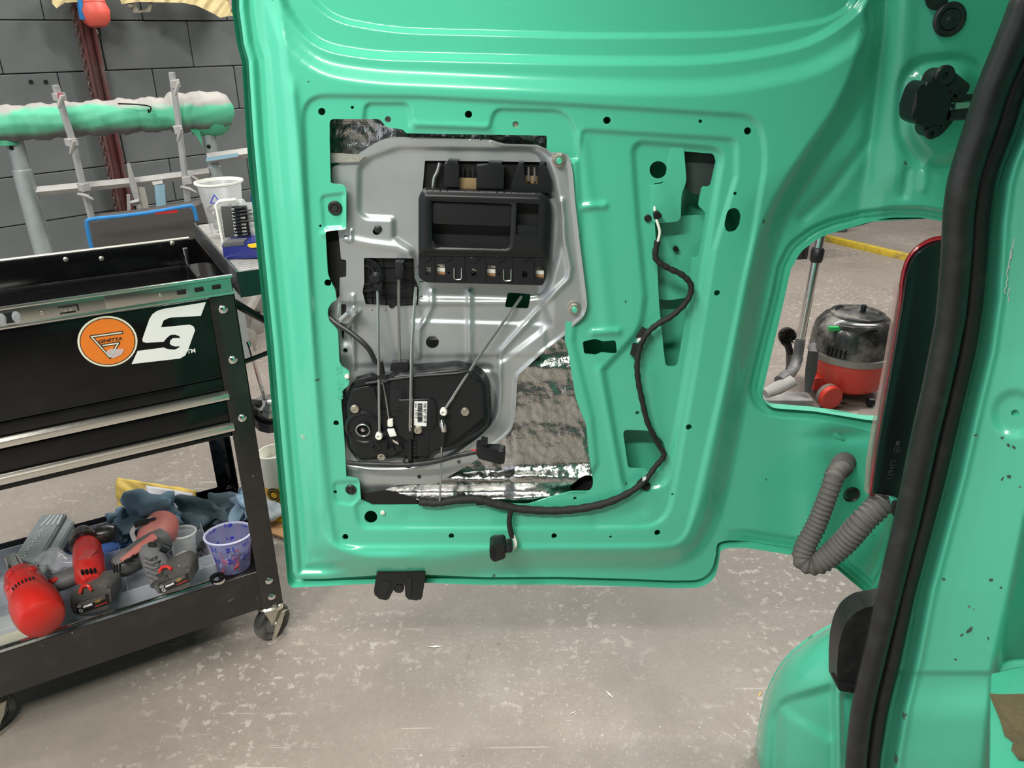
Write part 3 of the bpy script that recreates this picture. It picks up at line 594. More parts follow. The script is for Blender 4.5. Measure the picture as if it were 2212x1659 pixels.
# barcode label
LW = .0125; lab = [(895,867),(923,867),(921,921),(894,919)]
bm = B(); slab(bm, lab, YD-LW, .0006); lb = fin('barcode_label', bm, paper_w, lu, label='white barcode label')
bm = B()
yy = 871.0; rb = random.Random(3)
while yy < 912:
    h = rb.choice([.5, .5, 1.0, 1.5]); slab(bm, [(902,yy),(912.5,yy),(912.5,yy+h),(902,yy+h)], YD-LW-.0006, .0003); yy += h+rb.choice([.5, .6, .9])
slab(bm, [(897.5,871),(899,871),(899,881),(897.5,881)], YD-LW-.0006, .0003)
fin('barcode', bm, ink, lu)
text('lettering', '7E0 827 201 B', Y3(915,870,YD-LW-.0008), Y3(915,913,YD-LW-.0008), (0,-1,0), ink, lu, .0002, .012)
text('lettering', '1 03 0', Y3(897,886,YD-LW-.0008), Y3(897,903,YD-LW-.0008), (0,-1,0), ink, lu, .0002)
# control rods and cables
def rod(pts, r=.0026, m=None, name='control_rod', seg=8, sp=0, label=None):
    p = [D(x, y, w) for x, y, w in pts]; bm = B(); tube(bm, spline(p, sp) if sp else p, r, seg); return fin(name, bm, m or steel, door, label=label)
rod([(816,622,-.02),(818,780,.012),(820,936,.012)]); rod([(861,604,-.02),(862,700,-.012),(864,792,-.006)]); rod([(898,620,-.03),(890,745,.012),(886,930,.018)], .0030); rod([(1127,640,-.03),(1040,762,.004),(960,886,.014)], .0026); rod([(954,958,.016),(953,1020,.004),(950,1082,.0)], .002); rod([(826,822,.004),(834,862,.012),(841,910,.016)], .0014, name='control_rod')
for x, y, w in ((820,938,.014), (959,886,.016)): bm = B(); lathe(bm, D(x, y, w-.006), (0,-1,0), [(0,0),(.0065,0),(.0065,.010),(.005,.012),(.003,.012),(.003,.009),(0,.009)], 16); fin('rod_eyelet', bm, white, door)
bm = B(); slab(bm, fil([(853,566),(872,566),(872,580),(868,603,3),(857,603,3),(853,590)]), YD+.008, .014, .003); fin('rod_holder', bm, blk, door)
bm = B(); slab(bm, fil([(806,608,3),(826,608,3),(827,628),(808,630)]), YD+.010, .012, .003); lathe(bm, D(815,598,-.02), (0,-1,0), [(0,0),(.009,.002),(.011,.008),(.006,.014),(0,.014)], 16); fin('rod_holder', bm, blk, door)
bm = B(); tube(bm, [D(955,910,.018), D(957,920,.026), D(959,932,.020)], [.005,.006,.005], 10); fin('lever_tab', bm, chrome, door)
bm = B(); tube(bm, [D(958,930,.02), D(957,942,.022), D(956,962,.016)], [.006,.0055,.005], 10); fin('rod_holder', bm, blk, door)
rod([(704,678,-.02),(725,697,-.006),(762,722,.004),(795,752,.010),(812,785,.006)], .0046, rubber, 'lock_cable', 10, 8, 'black sheathed cable')
rod([(752,1000,-.002),(800,1003,.008),(880,1004,.010),(940,997,.014),(985,985,.016),(1030,976,.016)], .0045, rubber, 'lock_cable', 10, 8)
for k in (-1, 0, 1): rod([(1018,975+k*3,.016),(1034,976+k*3,.02)], .0012, redp, 'wire')
bm = B(); slab(bm, fil([(1028,965,4),(1040,962,3),(1052,972),(1078,972),(1092,976,3),(1090,1000,4),(1084,1005,4),(1042,995),(1030,988,4)]), YD-.036, .022, .004); slab(bm, fil([(1040,949,2),(1054,952,2),(1052,972),(1038,966)]), YD-.034, .012, .002); fin('plug_connector', bm, blk, door)
# bracket with bent clamp at the left of the plate
bm = B(); slab(bm, fil([(731,697),(758,668,4),(772,676,4),(746,702,3)]), YD+.004, .012, .003); tube(bm, [D(736,690,-.002), D(752,676,.002)], .004, 8); fin('bent_tab', bm, galv, door)
# plugs, bolts, clips on the sheet
def plug(x, y, r, m, prof, name='grommet', label=None):
    bm = B(); lathe(bm, D(x, y), (0,-1,0), [(a*r, h) for a, h in prof], 24); return fin(name, bm, m, door, label=label)
BUT = [(0,-.002),(1,-.002),(1,.002),(.85,.004),(.6,.004),(.5,.002),(.45,.004),(0,.004)]
plug(724, 449, .0115, rubber, BUT, 'bolt'); plug(758, 1057, .0105, rubber, BUT); plug(1399, 471, .006, rubber, BUT); plug(813, 500, .0065, rubber, [(0,-.02),(1,-.02),(1,-.015),(.5,-.013),(0,-.013)], 'bolt')
plug(838, 258, .0045, zinc, [(0,-.012),(1,-.012),(1,-.009),(0,-.009)], 'screw'); plug(1114, 269, .0062, zinc, [(0,-.008),(1,-.008),(1,-.004),(.5,-.003),(0,-.003)], 'screw')
plug(1466, 546, .0045, blk, [(0,-.04),(1,-.04),(1,-.022),(0,-.022)], 'stud')
for x, y in ((827,1106), (750,812), (712,706)): plug(x, y, .0045, white, [(0,0),(1,.001),(.9,.004),(0,.005)], 'trim_clip') if x > 745 else None
plug(996, 1074, .010, rubber, [(0,-.004),(1,-.004),(.9,.004),(0,.005)])
plug(2050, 42, .0235, rubber, [(0,0),(1,0),(1,.003),(.88,.005),(.66,.004),(.62,.001),(.58,.003),(.2,.003),(.12,.0045),(0,.005)], 'rubber_grommet', 'large round black rubber plug above the hinge stop')
plug(2025, -8, .018, rubber, [(0,0),(1,0),(1,.003),(.6,.004),(0,.005)], 'rubber_grommet')
plug(1839, 1068, .0165, rubber, [(0,0),(1,0),(1,.002),(.88,.004),(.7,.001),(.62,.001),(.55,.003),(0,.004)], 'rubber_grommet', 'small black rubber plug between the bellows legs')
# torn sealer patch above the bellows
bm = B(); slab(bm, fil([(1786,929,3),(1800,928,3),(1812,938),(1826,946,3),(1822,952),(1800,944),(1788,938)]), float(YD-dw(1805,940)-.002), .003, .0006); fin('paint_flake', bm, paint_in, door)
# latch catch below the door
c = D(862,1245,-.03); bm = B(); slab(bm, fil([(814,1236,3),(918,1236,3),(918,1252),(912,1292,8),(905,1298,6),(876,1294,6),(874,1262,3),(864,1258),(857,1262,3),(842,1290,6),(838,1298,4),(812,1292,6),(807,1278,8)]), YD+.020, .055, .005); lk = fin('door_catch', bm, blk, door, label='black plastic catch under the door edge')
bm = B(); slab(bm, fil([(824,1258),(846,1258),(836,1284),(816,1282)]), YD+.017, .006, .001); slab(bm, fil([(878,1250),(890,1250),(888,1290),(880,1288)]), YD+.017, .006, .001); lathe(bm, Y3(862,1268,YD+.03), (0,-1,0), [(0,0),(.011,0),(.011,.006),(0,.008)], 10); fin('catch_rib', bm, blk2, lk)
# hinge check (stop) with arms running behind the seal
yh = YD-.012
bm = B(); slab(bm, fil([(2016,160,14),(2036,146,14),(2058,152,8),(2097,184,4),(2094,196),(2080,210),(2070,250),(2040,285,10),(2024,298,12),(2005,298,10),(1996,285,8),(1998,262),(2005,200)]), YD-.030, .030, .003); fin('check_base', bm, rubber, door, label='black door check base plate')
bm = B(); slab(bm, fil([(1984,190,14),(1998,176,14),(2040,180,10),(2058,196,8),(2054,220),(2040,272,8),(2036,280,6),(1990,272,10),(1970,262,14),(1970,230)]), YD-.058, .040, .006); ck = fin('check_housing', bm, blk, door, label='black door check housing')
bm = B(); slab(bm, fil([(2021,214),(2023,214),(2018,258),(2016,258)]), YD-.059, .002); slab(bm, fil([(2056,190),(2068,190),(2072,214),(2056,214)]), YD-.05, .02, .002); slab(bm, fil([(2056,225),(2066,222),(2064,236),(2056,236)]), YD-.05, .02, .002); fin('housing_rib', bm, blk2, ck, kind='stuff')
for x, y, r in ((2039,163,.0145), (2011,286,.010)): bm = B(); lathe(bm, D(x, y, .030), (0,-1,0), [(r,0),(r,.003),(r*.85,.005),(r*.35,.004),(r*.33,.0005),(0,.0005)], 22); fin('fixing_boss', bm, rubber, ck)
bm = B(); box(bm, D(2090,208,.045), (.05,.010,.006)); box(bm, D(2090,216,.045), (.05,.010,.003)); fin('check_arm', bm, blk2, door)
bm = B(); box(bm, D(2088,231,.045), (.05,.006,.013)); fin('check_strap', bm, zinc, door, label='brownish metal check strap')
bm = B(); tube(bm, [D(2048,248,.045), D(2085,246,.045), D(2120,250,.045)], [.008,.009,.008], 12); fin('check_spring', bm, blk2, door)
# wiring harness
HP = [(1413,402,-.030),(1415,430,-.034),(1418,478,-.022)]
def dpath(pts, off): return [D(x, y, None, off) for x, y in pts]
bm = B(); tube(bm, spline([D(1411,404,-.03), D(1413,440,-.03), D(1417,470,-.014), D(1425,500,-.006), D(1421,522,-.004)], 6), .0022, 8); hz = fin('white_wire', bm, white, door)
hp = [(1420,520),(1416,556),(1438,576),(1474,594),(1493,618),(1484,650),(1452,682),(1418,702),(1392,728),(1378,768),(1377,810),(1386,860),(1400,915),(1424,962),(1434,984),(1416,1008),(1385,1046),(1332,1078),(1270,1096),(1200,1103),(1130,1100),(1075,1090),(1030,1078),(985,1080),(945,1086),(905,1084)]
pp = [D(x, y, max(-.013, dw(x, y))+.006) if not (1390 < x < 1440 and 930 < y < 1020) else D(x, y, -.014) for x, y in hp]; sp = spline(pp, 7); nS = len(sp)
bm = B(); rr = [.0050+.0026*ss(np.array((i/nS-.60)/.12))+.0006*math.sin(i*1.9) for i in range(nS)]; tube(bm, sp, [float(r) for r in rr], 12); hn = fin('wiring_harness', bm, tape, door, ang=60, label='black taped wiring harness')
bm = B(); tube(bm, spline([D(1103,1102,.0), D(1100,1128,.0), D(1104,1152,.0), D(1107,1160,.0)], 5), .0052, 10); fin('harness_branch', bm, tape, door)
for k in (0, 1): bm = B(); tube(bm, spline([D(1106+k*4,1156,.001), D(1112+k*3,1172,.004), D(1110+k*3,1183,.008), D(1100+k*2,1190,.010)], 6), .0019, 8); fin('white_wire', bm, white, door)
bm = B(); slab(bm, fil([(1057,1182,3),(1066,1176,3),(1088,1175,3),(1092,1180),(1092,1206,3),(1066,1215,4),(1058,1204,3)]), YD-.036, .030, .003); slab(bm, fil([(1090,1180),(1104,1178,3),(1108,1184),(1106,1194,3),(1092,1196)]), YD-.034, .022, .003); pc = fin('plug_connector', bm, blk, door, label='dangling black plug connector')
bm = B(); slab(bm, fil([(1060,1188,3),(1070,1185,3),(1071,1205,3),(1062,1209,3)]), YD-.0368, .002); fin('plug_socket', bm, blkgap, pc)
for x, y, a in ((1389,722,60), (1374,755,80), (1390,1046,-38), (1040,1081,5)): 
    c = D(x, y, dw(x, y)+.006); bm = B(); t = math.radians(a); tube(bm, [c+np.array([math.cos(t)*.010,0,-math.sin(t)*-.010]), c-np.array([math.cos(t)*.010,0,-math.sin(t)*-.010])], [.0088,.0088], 12); fin('tape_wrap', bm, blackfoil, door)
for x, y in ((1380,742), (1392,1042)): bm = B(); slab(bm, [(x-4,y-9),(x+4,y-12),(x+3,y-6),(x-4,y-2)], YD-.012, .002); fin('cable_tag', bm, paper_w, door)
bm = B(); slab(bm, fil([(1412,460,4),(1422,456,4),(1432,466,4),(1424,474,4),(1414,474)]), YD+.010, .010, .002); fin('cable_clip', bm, blk, door)
# stamped characters and little code marks
text('stamping', 'EX  -24078', D(726,792,None,.0006), D(729,862,None,.0006), (0,-1,0), paint_in, door, .0002)
text('stamping', '8°', D(654,949,None,.0012), D(664,949,None,.0012), (0,-1,0), white, door, .0003)
# grey ribbed bellows: one leg on the door, the other entering the body
BL = spline([D(1822,1012,-.02,.0), Y3(1806,1022,YD-.035), Y3(1792,1060,YD-.055), Y3(1765,1130,YD-.065), Y3(1738,1185,YD-.075), Y3(1738,1212,YD-.085), Y3(1768,1216,YD-.095), Y3(1815,1180,YD-.10), Y3(1862,1128,YD-.105), Y3(1896,1094,YD-.095), Y3(1915,1066,YD-.075), Y3(1925,1040,YD-.065)], 40)
# even spacing
arr = np.array(BL); dl = np.concatenate([[0], np.cumsum(np.linalg.norm(np.diff(arr, axis=0), axis=1))]); NS = 330; tq = np.linspace(0, dl[-1], NS); BLs = np.stack([np.interp(tq, dl, arr[:, k]) for k in range(3)], 1)
rb_ = [float((.0165+.0045*ss((t/dl[-1]-.25)/.5))*(1+.085*math.sin(2*math.pi*t/.0092))) if t > .02 else .015 for t in tq]
bm = B(); tube(bm, BLs, rb_, 22); bl = fin('bellows', bm, hose, door, ang=60, label='grey ribbed rubber bellows looping to the body')
bm = B(); lathe(bm, D(1818,1003), (.0,-1,.0), [(0,0),(.0265,0),(.0265,.003),(.022,.008),(.018,.016),(.015,.020),(0,.020)], 28); fin('bellows_collar', bm, hose, door)
# ------------------------------------------------------------------ van body: pillar, door seal, tail lamp, bumper corner, sill
SL = [(2420,-260),(2270,-90),(2188,0),(2162,80),(2116,204),(2099,259),(2078,326),(2058,398),(2050,456),(2046,543),(2039,617),(2032,689),(2016,762),(1998,852),(1976,942),(1960,1020),(1940,1123),(1899,1300),(1875,1390),(1854,1477),(1840,1550),(1833,1620),(1829,1720)]
SR = [(2550,-260),(2400,-90),(2310,0),(2265,80),(2205,190),(2177,283),(2148,355),(2136,398),(2125,485),(2121,560),(2115,650),(2099,762),(2077,852),(2056,942),(2036,1030),(2011,1123),(1970,1275),(1940,1427),(1915,1528),(1905,1589),(1896,1640),(1892,1720)]
def interp_side(S, y): return np.interp(y, [p[1] for p in S], [p[0] for p in S])
YB = 1.04
body = thing('van', PY(1990., 1500., YB), 'green van body corner with door seal, pillar, tail lamp and bumper', 'van')
def pilY(P):
    x, y = P[:, 0], P[:, 1]; xs = interp_side(SR, y); d = x-xs; s = ss((y-500)/900)
    Yv = YB-.055*ss((d-12)/26)*1.0-.0004*np.clip(d-40, 0, 400)
    # crease beside the flange, then main face, then inner return on the far side
    Yv += .008*np.exp(-((d-30)/9)**2)-.006*np.exp(-((d-46)/9)**2)
    e = x-np.interp(y, [900,1123,1300,1452,1500,1659], [2275,2208,2172,2137,2134,2118]); Yv += .10*ss((e+4)/90)*ss((y-700)/200)
    Yv += .006*ss((y-1452)/4)*ss((2150-x)/10)-.010*ss((y-1470)/90)
    c = np.hypot((x-2193), (y-893)*1.0); Yv += .006*ss((58-c)/26)
    return Yv
PO = np.array([(a, b_) for a, b_ in [(interp_side(SL, y)+22, y) for y in range(-240, 1721, 40)]]+[(2640,1720),(2640,-240)])
holeP = [circ(2193,893,9,8,n=16)]
pil = sheet('pillar', PO, holeP, pilY, 4.5, mat('green_paint_scraped', GREEN, .30, coat=.5, var=.04, vscale=3, rvar=.05, chips=((.10, .17, .13), 26, .735)), body, rim=.02)
bm = B(); slab(bm, [(2170,870),(2230,870),(2230,920),(2170,920)], YB+.02, .01); fin('cavity', bm, blkgap, body)
# scraped paint on the pillar
bm = B(); sr = random.Random(4)
for (x, y, a, L_, w_) in ((2098,1360,-38,18,4),(2079,1372,-30,8,2),(2180,963,35,6,3),(2192,968,30,8,3),(2182,1030,12,9,3.5),(2166,1034,-50,7,2),(2166,946,-5,6,2.5),(2108,940,-20,5,2),(2143,1254,12,7,3),(2163,1270,30,4,2),(2065,1425,20,5,2),(2135,1380,70,5,2),(2040,1252,10,6,3)):
    t = math.radians(a); n = 9; pts = []
    for k in range(n):
        q = 2*math.pi*k/n; r = sr.uniform(.6, 1.1); u, v = math.cos(q)*L_*r, math.sin(q)*w_*r; pts.append((x+u*math.cos(t)-v*math.sin(t), y+u*math.sin(t)+v*math.cos(t)))
    yy = float(pilY(np.array([[x, y]], float))[0]); slab(bm, pts, yy-.0008, .0008)
fin('paint_chip', bm, mat('bare_scrape', (.09, .12, .10), .6, var=.5, vscale=200), body, kind='stuff')
bm = B()
for (x0, y0, L_) in ((2196,490,40),(2190,520,36),(2180,575,34),(2187,600,30)):
    pts = []
    for k in range(8): pts.append((x0+sr.uniform(-3,3)-k*1.6, y0+k*L_/8*2))
    yy = float(pilY(np.array([[x0-8., y0+30.]]))[0]); tube(bm, [Y3(a, b_, yy-.0006) for a, b_ in pts], .0008, 5)
fin('paint_scratch', bm, mat('scratch_white', (.5, .6, .55), .6), body, kind='stuff')
# seam between pillar and sill
# sill with brown worn patch and weld bead
bm = B(); n = 40; pth = spline([Y3(2146,1466,.955), Y3(2160,1448,.94), Y3(2190,1436,.93), Y3(2240,1434,.92)], 8); tube(bm, pth, .008, 10); pth = spline([Y3(2134,1490,.955), Y3(2130,1540,.95), Y3(2134,1600,.94), Y3(2136,1680,.93)], 8); tube(bm, pth, .006, 10); fin('sealer_bead', bm, paint_in, body)
bm = B(); prism(bm, [Z3(2140,1462,.575), Z3(2420,1400,.575), Z3(2420,1720,.575), Z3(2136,1720,.575)], (0,0,1), .006); fin('load_floor', bm, paint, body)
bm = B(); prism(bm, [Z3(x, y, .5825) for x, y in ((2137,1500),(2160,1502),(2230,1500),(2260,1650),(2200,1642),(2184,1620),(2188,1604),(2170,1590),(2160,1556))], (0,0,1), .002); fin('worn_patch', bm, rust, body, label='brown worn patch on the load floor')
# the rubber seal: round tube and flat lip
def seal_path(fr, Yo):
    ys = np.arange(-240, 1721, 30); return [Y3(interp_side(SL, y)*(1-fr)+interp_side(SR, y)*fr, y, Yo) for y in ys]
Ys = YB-.045
bm = B(); tube(bm, spline(seal_path(.27, Ys), 2), .0185, 16); sl = fin('door_seal', bm, rubber, body, ang=None, label='black rubber door seal bulb')
bm = B(); tube(bm, spline(seal_path(.80, Ys+.018), 2), .0145, 14); fin('seal_lip', bm, rubber, sl, ang=None)
bm = B(); tube(bm, spline(seal_path(.56, Ys+.026), 2), .016, 10); fin('seal_web', bm, blackfoil, sl, ang=None)
# tail lamp
YL = YB+.075
LP = fil([(1955,1080),(1878,1072),(1884,1010),(1900,900),(1920,800),(1938,720),(1944,650),(1946,600,14),(1960,552,26),(1995,524,20),(2034,515),(2110,515),(2110,1080)])
bm = B(); slab(bm, fil([(1886,1066,2),(1896,980),(1916,860),(1936,745),(1952,650),(1958,600,16),(1974,556,24),(2004,532,18),(2040,521),(2110,521),(2110,1070),(1960,1074)]), YL-.008, .02, .004); lamp = fin('tail_lamp', bm, lampblk, body, label='black back of the tail lamp')
lp1 = [(1879,1070),(1890,985),(1910,860),(1930,745),(1944,655),(1949,602),(1964,556),(1998,526),(2038,516),(2100,515)]
lp2 = [(1870,1070),(1880,985),(1899,860),(1918,745),(1934,655),(1942,602),(1956,556),(1992,523),(2036,513),(2100,512)]
bm = B(); tube(bm, spline([Y3(x+4, y, YL+.006) for x, y in lp1], 6), .0052, 12, flat=1.1); fin('red_lens', bm, redlens, lamp, ang=None, label='red lens edge')
bm = B(); tube(bm, spline([Y3(x+1, y, YL+.001) for x, y in lp1], 6), .0018, 8); fin('lens_highlight', bm, mat('pink_highlight_lens', (.30, .015, .03), .1, coat=1.), lamp, ang=None)  # thin paler red line paints the highlight along the lens edge
bm = B(); slab(bm, fil([(1872,1068,4),(1876,1000),(1893,900),(1914,790),(1929,700),(1936,632,6),(1942,606,6),(1946,650),(1934,745),(1914,860),(1894,985),(1886,1070)]), YL+.004, .010, .003); fin('clear_lens', bm, clearlens, lamp, label='clear pinkish side lens')
for s, y0, y1, x in (('E1', 958, 972, 1938), ('(A)', 975, 985, 1937), ('8E1 945', 1030, 992, 1932)): pass
text('lettering', '1394ET', Y3(1926,1034,YL-.0095), Y3(1937,992,YL-.0095), (0,-1,0), mat('moulded_grey', (.045, .05, .05), .5), lamp, .0003)
bm = B(); lathe(bm, Y3(1938,971,YL-.009), (0,-1,0), [(.0058,0),(.0058,.0006),(.0048,.0006),(.0048,0)], 20); lathe(bm, Y3(1938,971,YL-.009), (0,-1,0), [(0,.0004),(.0022,.0004),(.0022,0)], 6)
slab(bm, [(1936,953),(1944,953),(1943,962),(1935,962)], YL-.0094, .0006); fin('moulded_mark', bm, MATS['moulded_grey'], lamp, kind='stuff')
# green body flange behind the lamp foot
bm = B(); slab(bm, fil([(1924,1076,6),(1944,1082,6),(1950,1130),(1944,1128),(1932,1105)]), YB+.06, .01, .002); fin('gutter', bm, paint_dirty, body)
bm = B(); tube(bm, [Y3(1935,1085,YB+.05), Y3(1938,1105,YB+.05), Y3(1950,1125,YB+.05)], [.006,.010,.006], 10); fin('bump_stop', bm, blkgap, body)
# bumper corner
BP = fil([(1880,1312),(1850,1326),(1800,1348,60),(1742,1382,60),(1690,1428,60),(1656,1490,60),(1640,1560,60),(1630,1640),(1627,1740),(1990,1740),(1960,1420),(1930,1300)])
def bumY(P):
    x, y = P[:, 0], P[:, 1]; d = -sdist(P, np.array([p for p in BP])); dl = np.hypot(0, 0)
    e = sdist(P, BP[:34] if len(BP) > 40 else BP[:-3], False)
    R_ = 210.; k = np.clip(1-e/R_, 0, 1); Yv = YB+.05+.16*(1-np.sqrt(np.clip(1-k*k, 0, 1)))
    # moulded shoulder: a lower scallop bounded by a crease
    sc_ = fil([(1668,1545,30),(1690,1512,30),(1800,1482,10),(1815,1700),(1660,1750)]); Yv += .016*ss(.5-sdist(P, sc_)/22)
    tri = fil([(1684,1530),(1800,1600),(1800,1700),(1690,1700)]); Yv -= .008*ss(.5-sdist(P, tri)/30)
    Yv -= .022*ss((x-1795)/16)*ss((y-1380)/30); Yv += .014*ss((x-1812)/10)*ss((y-1490)/14)
    return Yv
sheet('bumper_corner', BP, [], bumY, 5, paint, body, rim=.004, label='green bumper corner')
bm = B(); slab(bm, fil([(1895,1308),(1866,1313,10),(1838,1330,16),(1820,1360,16),(1811,1400,8),(1808,1440),(1808,1488,3),(1850,1497,3),(1858,1470),(1890,1440),(1940,1300)]), YB-.010, .040, .006); rp = fin('bumper_step_pad', bm, rubber, body, label='black rubber step pad on the bumper corner')
bm = B(); slab(bm, fil([(1808,1480,2),(1856,1487,2),(1852,1499,2),(1812,1492,2)]), YB-.020, .03, .003); fin('pad_lip', bm, blk2, rp)

# unseen load bay side wall and roof, added to shade the pillar and hinge arms
bm = B(); box(bm, (1.32, -.75, 1.32), (.03, 3.2, 1.55)); fin('bay_side_shade', bm, paint_in, body)
bm = B(); box(bm, (.68, -.72, 2.02), (1.32, 3.1, .03)); fin('bay_roof_shade', bm, paint_in, body)
# ------------------------------------------------------------------ black tool cart
ac = math.radians(59.8); e1 = np.array([math.sin(ac), math.cos(ac), 0]); e2 = np.array([-math.cos(ac), math.sin(ac), 0])
c0 = Z3(600, 1300, .13); c0 = np.array([c0[0], c0[1], 0])
MC = Matrix(((e1[0], e2[0], 0, c0[0]), (e1[1], e2[1], 0, c0[1]), (0, 0, 1, 0), (0, 0, 0, 1)))
def CPt(s, t, z): return c0+e1*s+e2*t+np.array([0, 0, z])
def CF(x, y, off=0.): return PP(float(x), float(y), c0-e2*off, e2)       # the cart front plane
cart = thing('tool_cart', CPt(-.33, .22, 0), 'black three drawer tool cart on casters beside the van door', 'tool cart')
LS, SW = -.80, .015        # length to the left, right side
def cbox(bm, s0, s1, t0, t1, z0, z1, bev=0.): return box(bm, ((s0+s1)/2, (t0+t1)/2, (z0+z1)/2), (s1-s0, t1-t0, z1-z0), MC, bev)
def cpart(name, boxes, m, parent=cart, bev=.0015, label=None):
    bm = B()
    for b_ in boxes: cbox(bm, *b_, bev)
    return fin(name, bm, m, parent, label=label)
TD = .46
cpart('cabinet_shell', [(LS, -.03, .012, TD, .64, .66), (LS, -.03, TD-.004, TD, .64, .90), (-.034, -.030, .012, TD, .64, .97), (LS, -.03, .02, TD-.01, .925, .930), (LS, -.03, .012, .02, .64, .97)], cartblk)
cpart('top_box', [(LS, SW, TD-.012, TD, .93, .995), (SW-.004, SW, .02, TD, .90, 1.0)], cartblk)
cpart('upper_drawer', [(LS, -.035, -.002, .012, .787, .972)], cartblk, label='wide gloss black upper drawer front')
cpart('middle_drawer', [(LS, -.035, -.002, .012, .757, .784), (LS, -.034, .004, .012, .722, .786)], cartblk)
for z in (.731, .651):
    bm = B(); p = [(-.004, 0), (-.012, .004), (-.014, .010), (-.013, .018), (-.006, .022), (0, .024), (.004, .024), (.004, 0)]
    A = [CPt(LS, a, z+b_) for a, b_ in p]; C2 = [CPt(-.034, a, z+b_) for a, b_ in p]; a = [bm.verts.new(V(q)) for q in A]; b_ = [bm.verts.new(V(q)) for q in C2]
    for i in range(len(a)): bm.faces.new((a[i], a[(i+1) % len(a)], b_[(i+1) % len(a)], b_[i]))
    bm.faces.new(a); bm.faces.new(b_); fin('drawer_trim', bm, alu, cart)
cpart('lower_drawer', [(LS, -.034, -.001, .012, .677, .727), (LS, -.033, .002, .012, .636, .650)], cartblk)
# telescopic slide and rails on the front top edge
cpart('slide_rail', [(LS, SW-.004, -.006, .004, .980, 1.015)], zinc and mat('slide_zinc', (.60, .60, .57), .20, metal=1., var=.12, vscale=12), label='zinc drawer slide along the top edge')
cpart('slide_inner', [(LS, SW, -.010, -.002, 1.013, 1.019), (LS, SW, -.010, -.002, .976, .982)], alu)
cpart('slide_inner', [(-.235, SW-.008, -.009, -.005, .984, 1.011)], MATS['slide_zinc'])
for s in (-.09, -.055, -.02): cpart('slide_slot', [(s-.010, s+.008, -.0105, -.0085, .992, 1.002)], blkgap, bev=.0008)
for s in (-.300,): cpart('slide_slot', [(s-.018, s+.018, -.0085, -.006, 1.001, 1.004), (s+.015, s+.018, -.0085, -.006, .990, 1.004), (s-.016, s+.012, -.0085, -.006, .988, .990)], blkgap, bev=0)
for s in (-.412, -.388): bm = B(); lathe(bm, CPt(s, -.006, .996), -e2, [(0,0),(.011,0),(.011,.003),(.006,.005),(0,.004)], 18, .7); fin('roller', bm, clearp, cart)
cpart('slide_slot', [(-.407, -.393, -.0085, -.006, .986, 1.006)], blkgap, bev=0)
for s, z in ((-.345, .996), (-.132, .996), (-.305, .995), (-.296, .996)): bm = B(); lathe(bm, CPt(s, -.008, z), -e2, [(0,0),(.004,0),(.0035,.002),(0,.0025)], 12); fin('rivet', bm, zinc, cart)
bm = B(); tube(bm, [CPt(LS, TD-.006, .998), CPt(.0, TD-.006, .998)], .0035, 8); fin('rear_rail', bm, mat('dull_alu', (.62, .60, .55), .4, metal=.8), cart)
for x, y in ((219,558),(142,560),(372,525)): bm = B(); lathe(bm, PP(float(x), float(y), CPt(0, TD-.012, 0), e2), -e2, [(0,0),(.006,0),(.006,.003),(.003,.005),(0,.005)], 12); fin('screw', bm, zinc, cart)
bm = B(); tube(bm, [CPt(-.03, TD-.14, .92), CPt(-.03, TD-.14, 1.0)], .0045, 10); tube(bm, [CPt(-.03, TD-.14, .99), CPt(-.03, TD-.14, 1.006)], .006, 10); fin('chrome_pin', bm, alu, cart)
# legs
def leg(s0, s1, t0, t1, z0, z1, dt): return cpart('leg', [(s0, s1, t0, t0+.003, z0, z1), ((s0 if dt < 0 else s1-.003), (s0+.003 if dt < 0 else s1), t0, t1, z0, z1)], cartscuff if z0 < .2 else cartblk)
leg(-.040, .012, -.006, .04, .125, .978, 1); leg(LS, LS+.05, -.006, .04, .125, .978, -1)
cpart('leg', [(-.045, .010, TD+.0, TD+.003, .125, .66), (.007, .010, TD-.04, TD, .125, .66)], cartblk); cpart('leg', [(LS, LS+.05, TD, TD+.003, .125, .66)], cartblk)
cpart('side_panel', [(SW-.003, SW, .0, TD, .65, .98)], cartblk)
# lower shelf
cpart('shelf_tray', [(LS, 0, 0, TD, .150, .154)], cartscuff); cpart('shelf_front_lip', [(LS, .0, -.004, .0, .130, .246)], cartscuff, label='scuffed black front lip of the lower shelf')
cpart('shelf_back_lip', [(LS, .0, TD-.003, TD, .150, .246)], cartblk); cpart('shelf_side_lip', [(-.003, .0, 0, TD, .150, .246)], cartscuff)
for s, t, z in ((-.0148, -.006, .945), (-.012, -.006, .826), (-.013, -.006, .680), (-.014, -.006, .210), (-.014, -.006, .158)):
    bm = B(); lathe(bm, CPt(s, t, z), -e2, [(0,0),(.010,0),(.0095,.003),(.006,.006),(0,.007)], 18); box(bm, (s, t-.0068, z), (.006, .001, .0015), MC); fin('screw_head', bm, chrome, cart)
for x, y in ((495,1052),): bm = B(); lathe(bm, PP(float(x), float(y), CPt(0, TD-.006, 0), e2), -e2, [(0,0),(.008,0),(.008,.004),(0,.006)], 14); fin('screw_head', bm, chrome, cart)
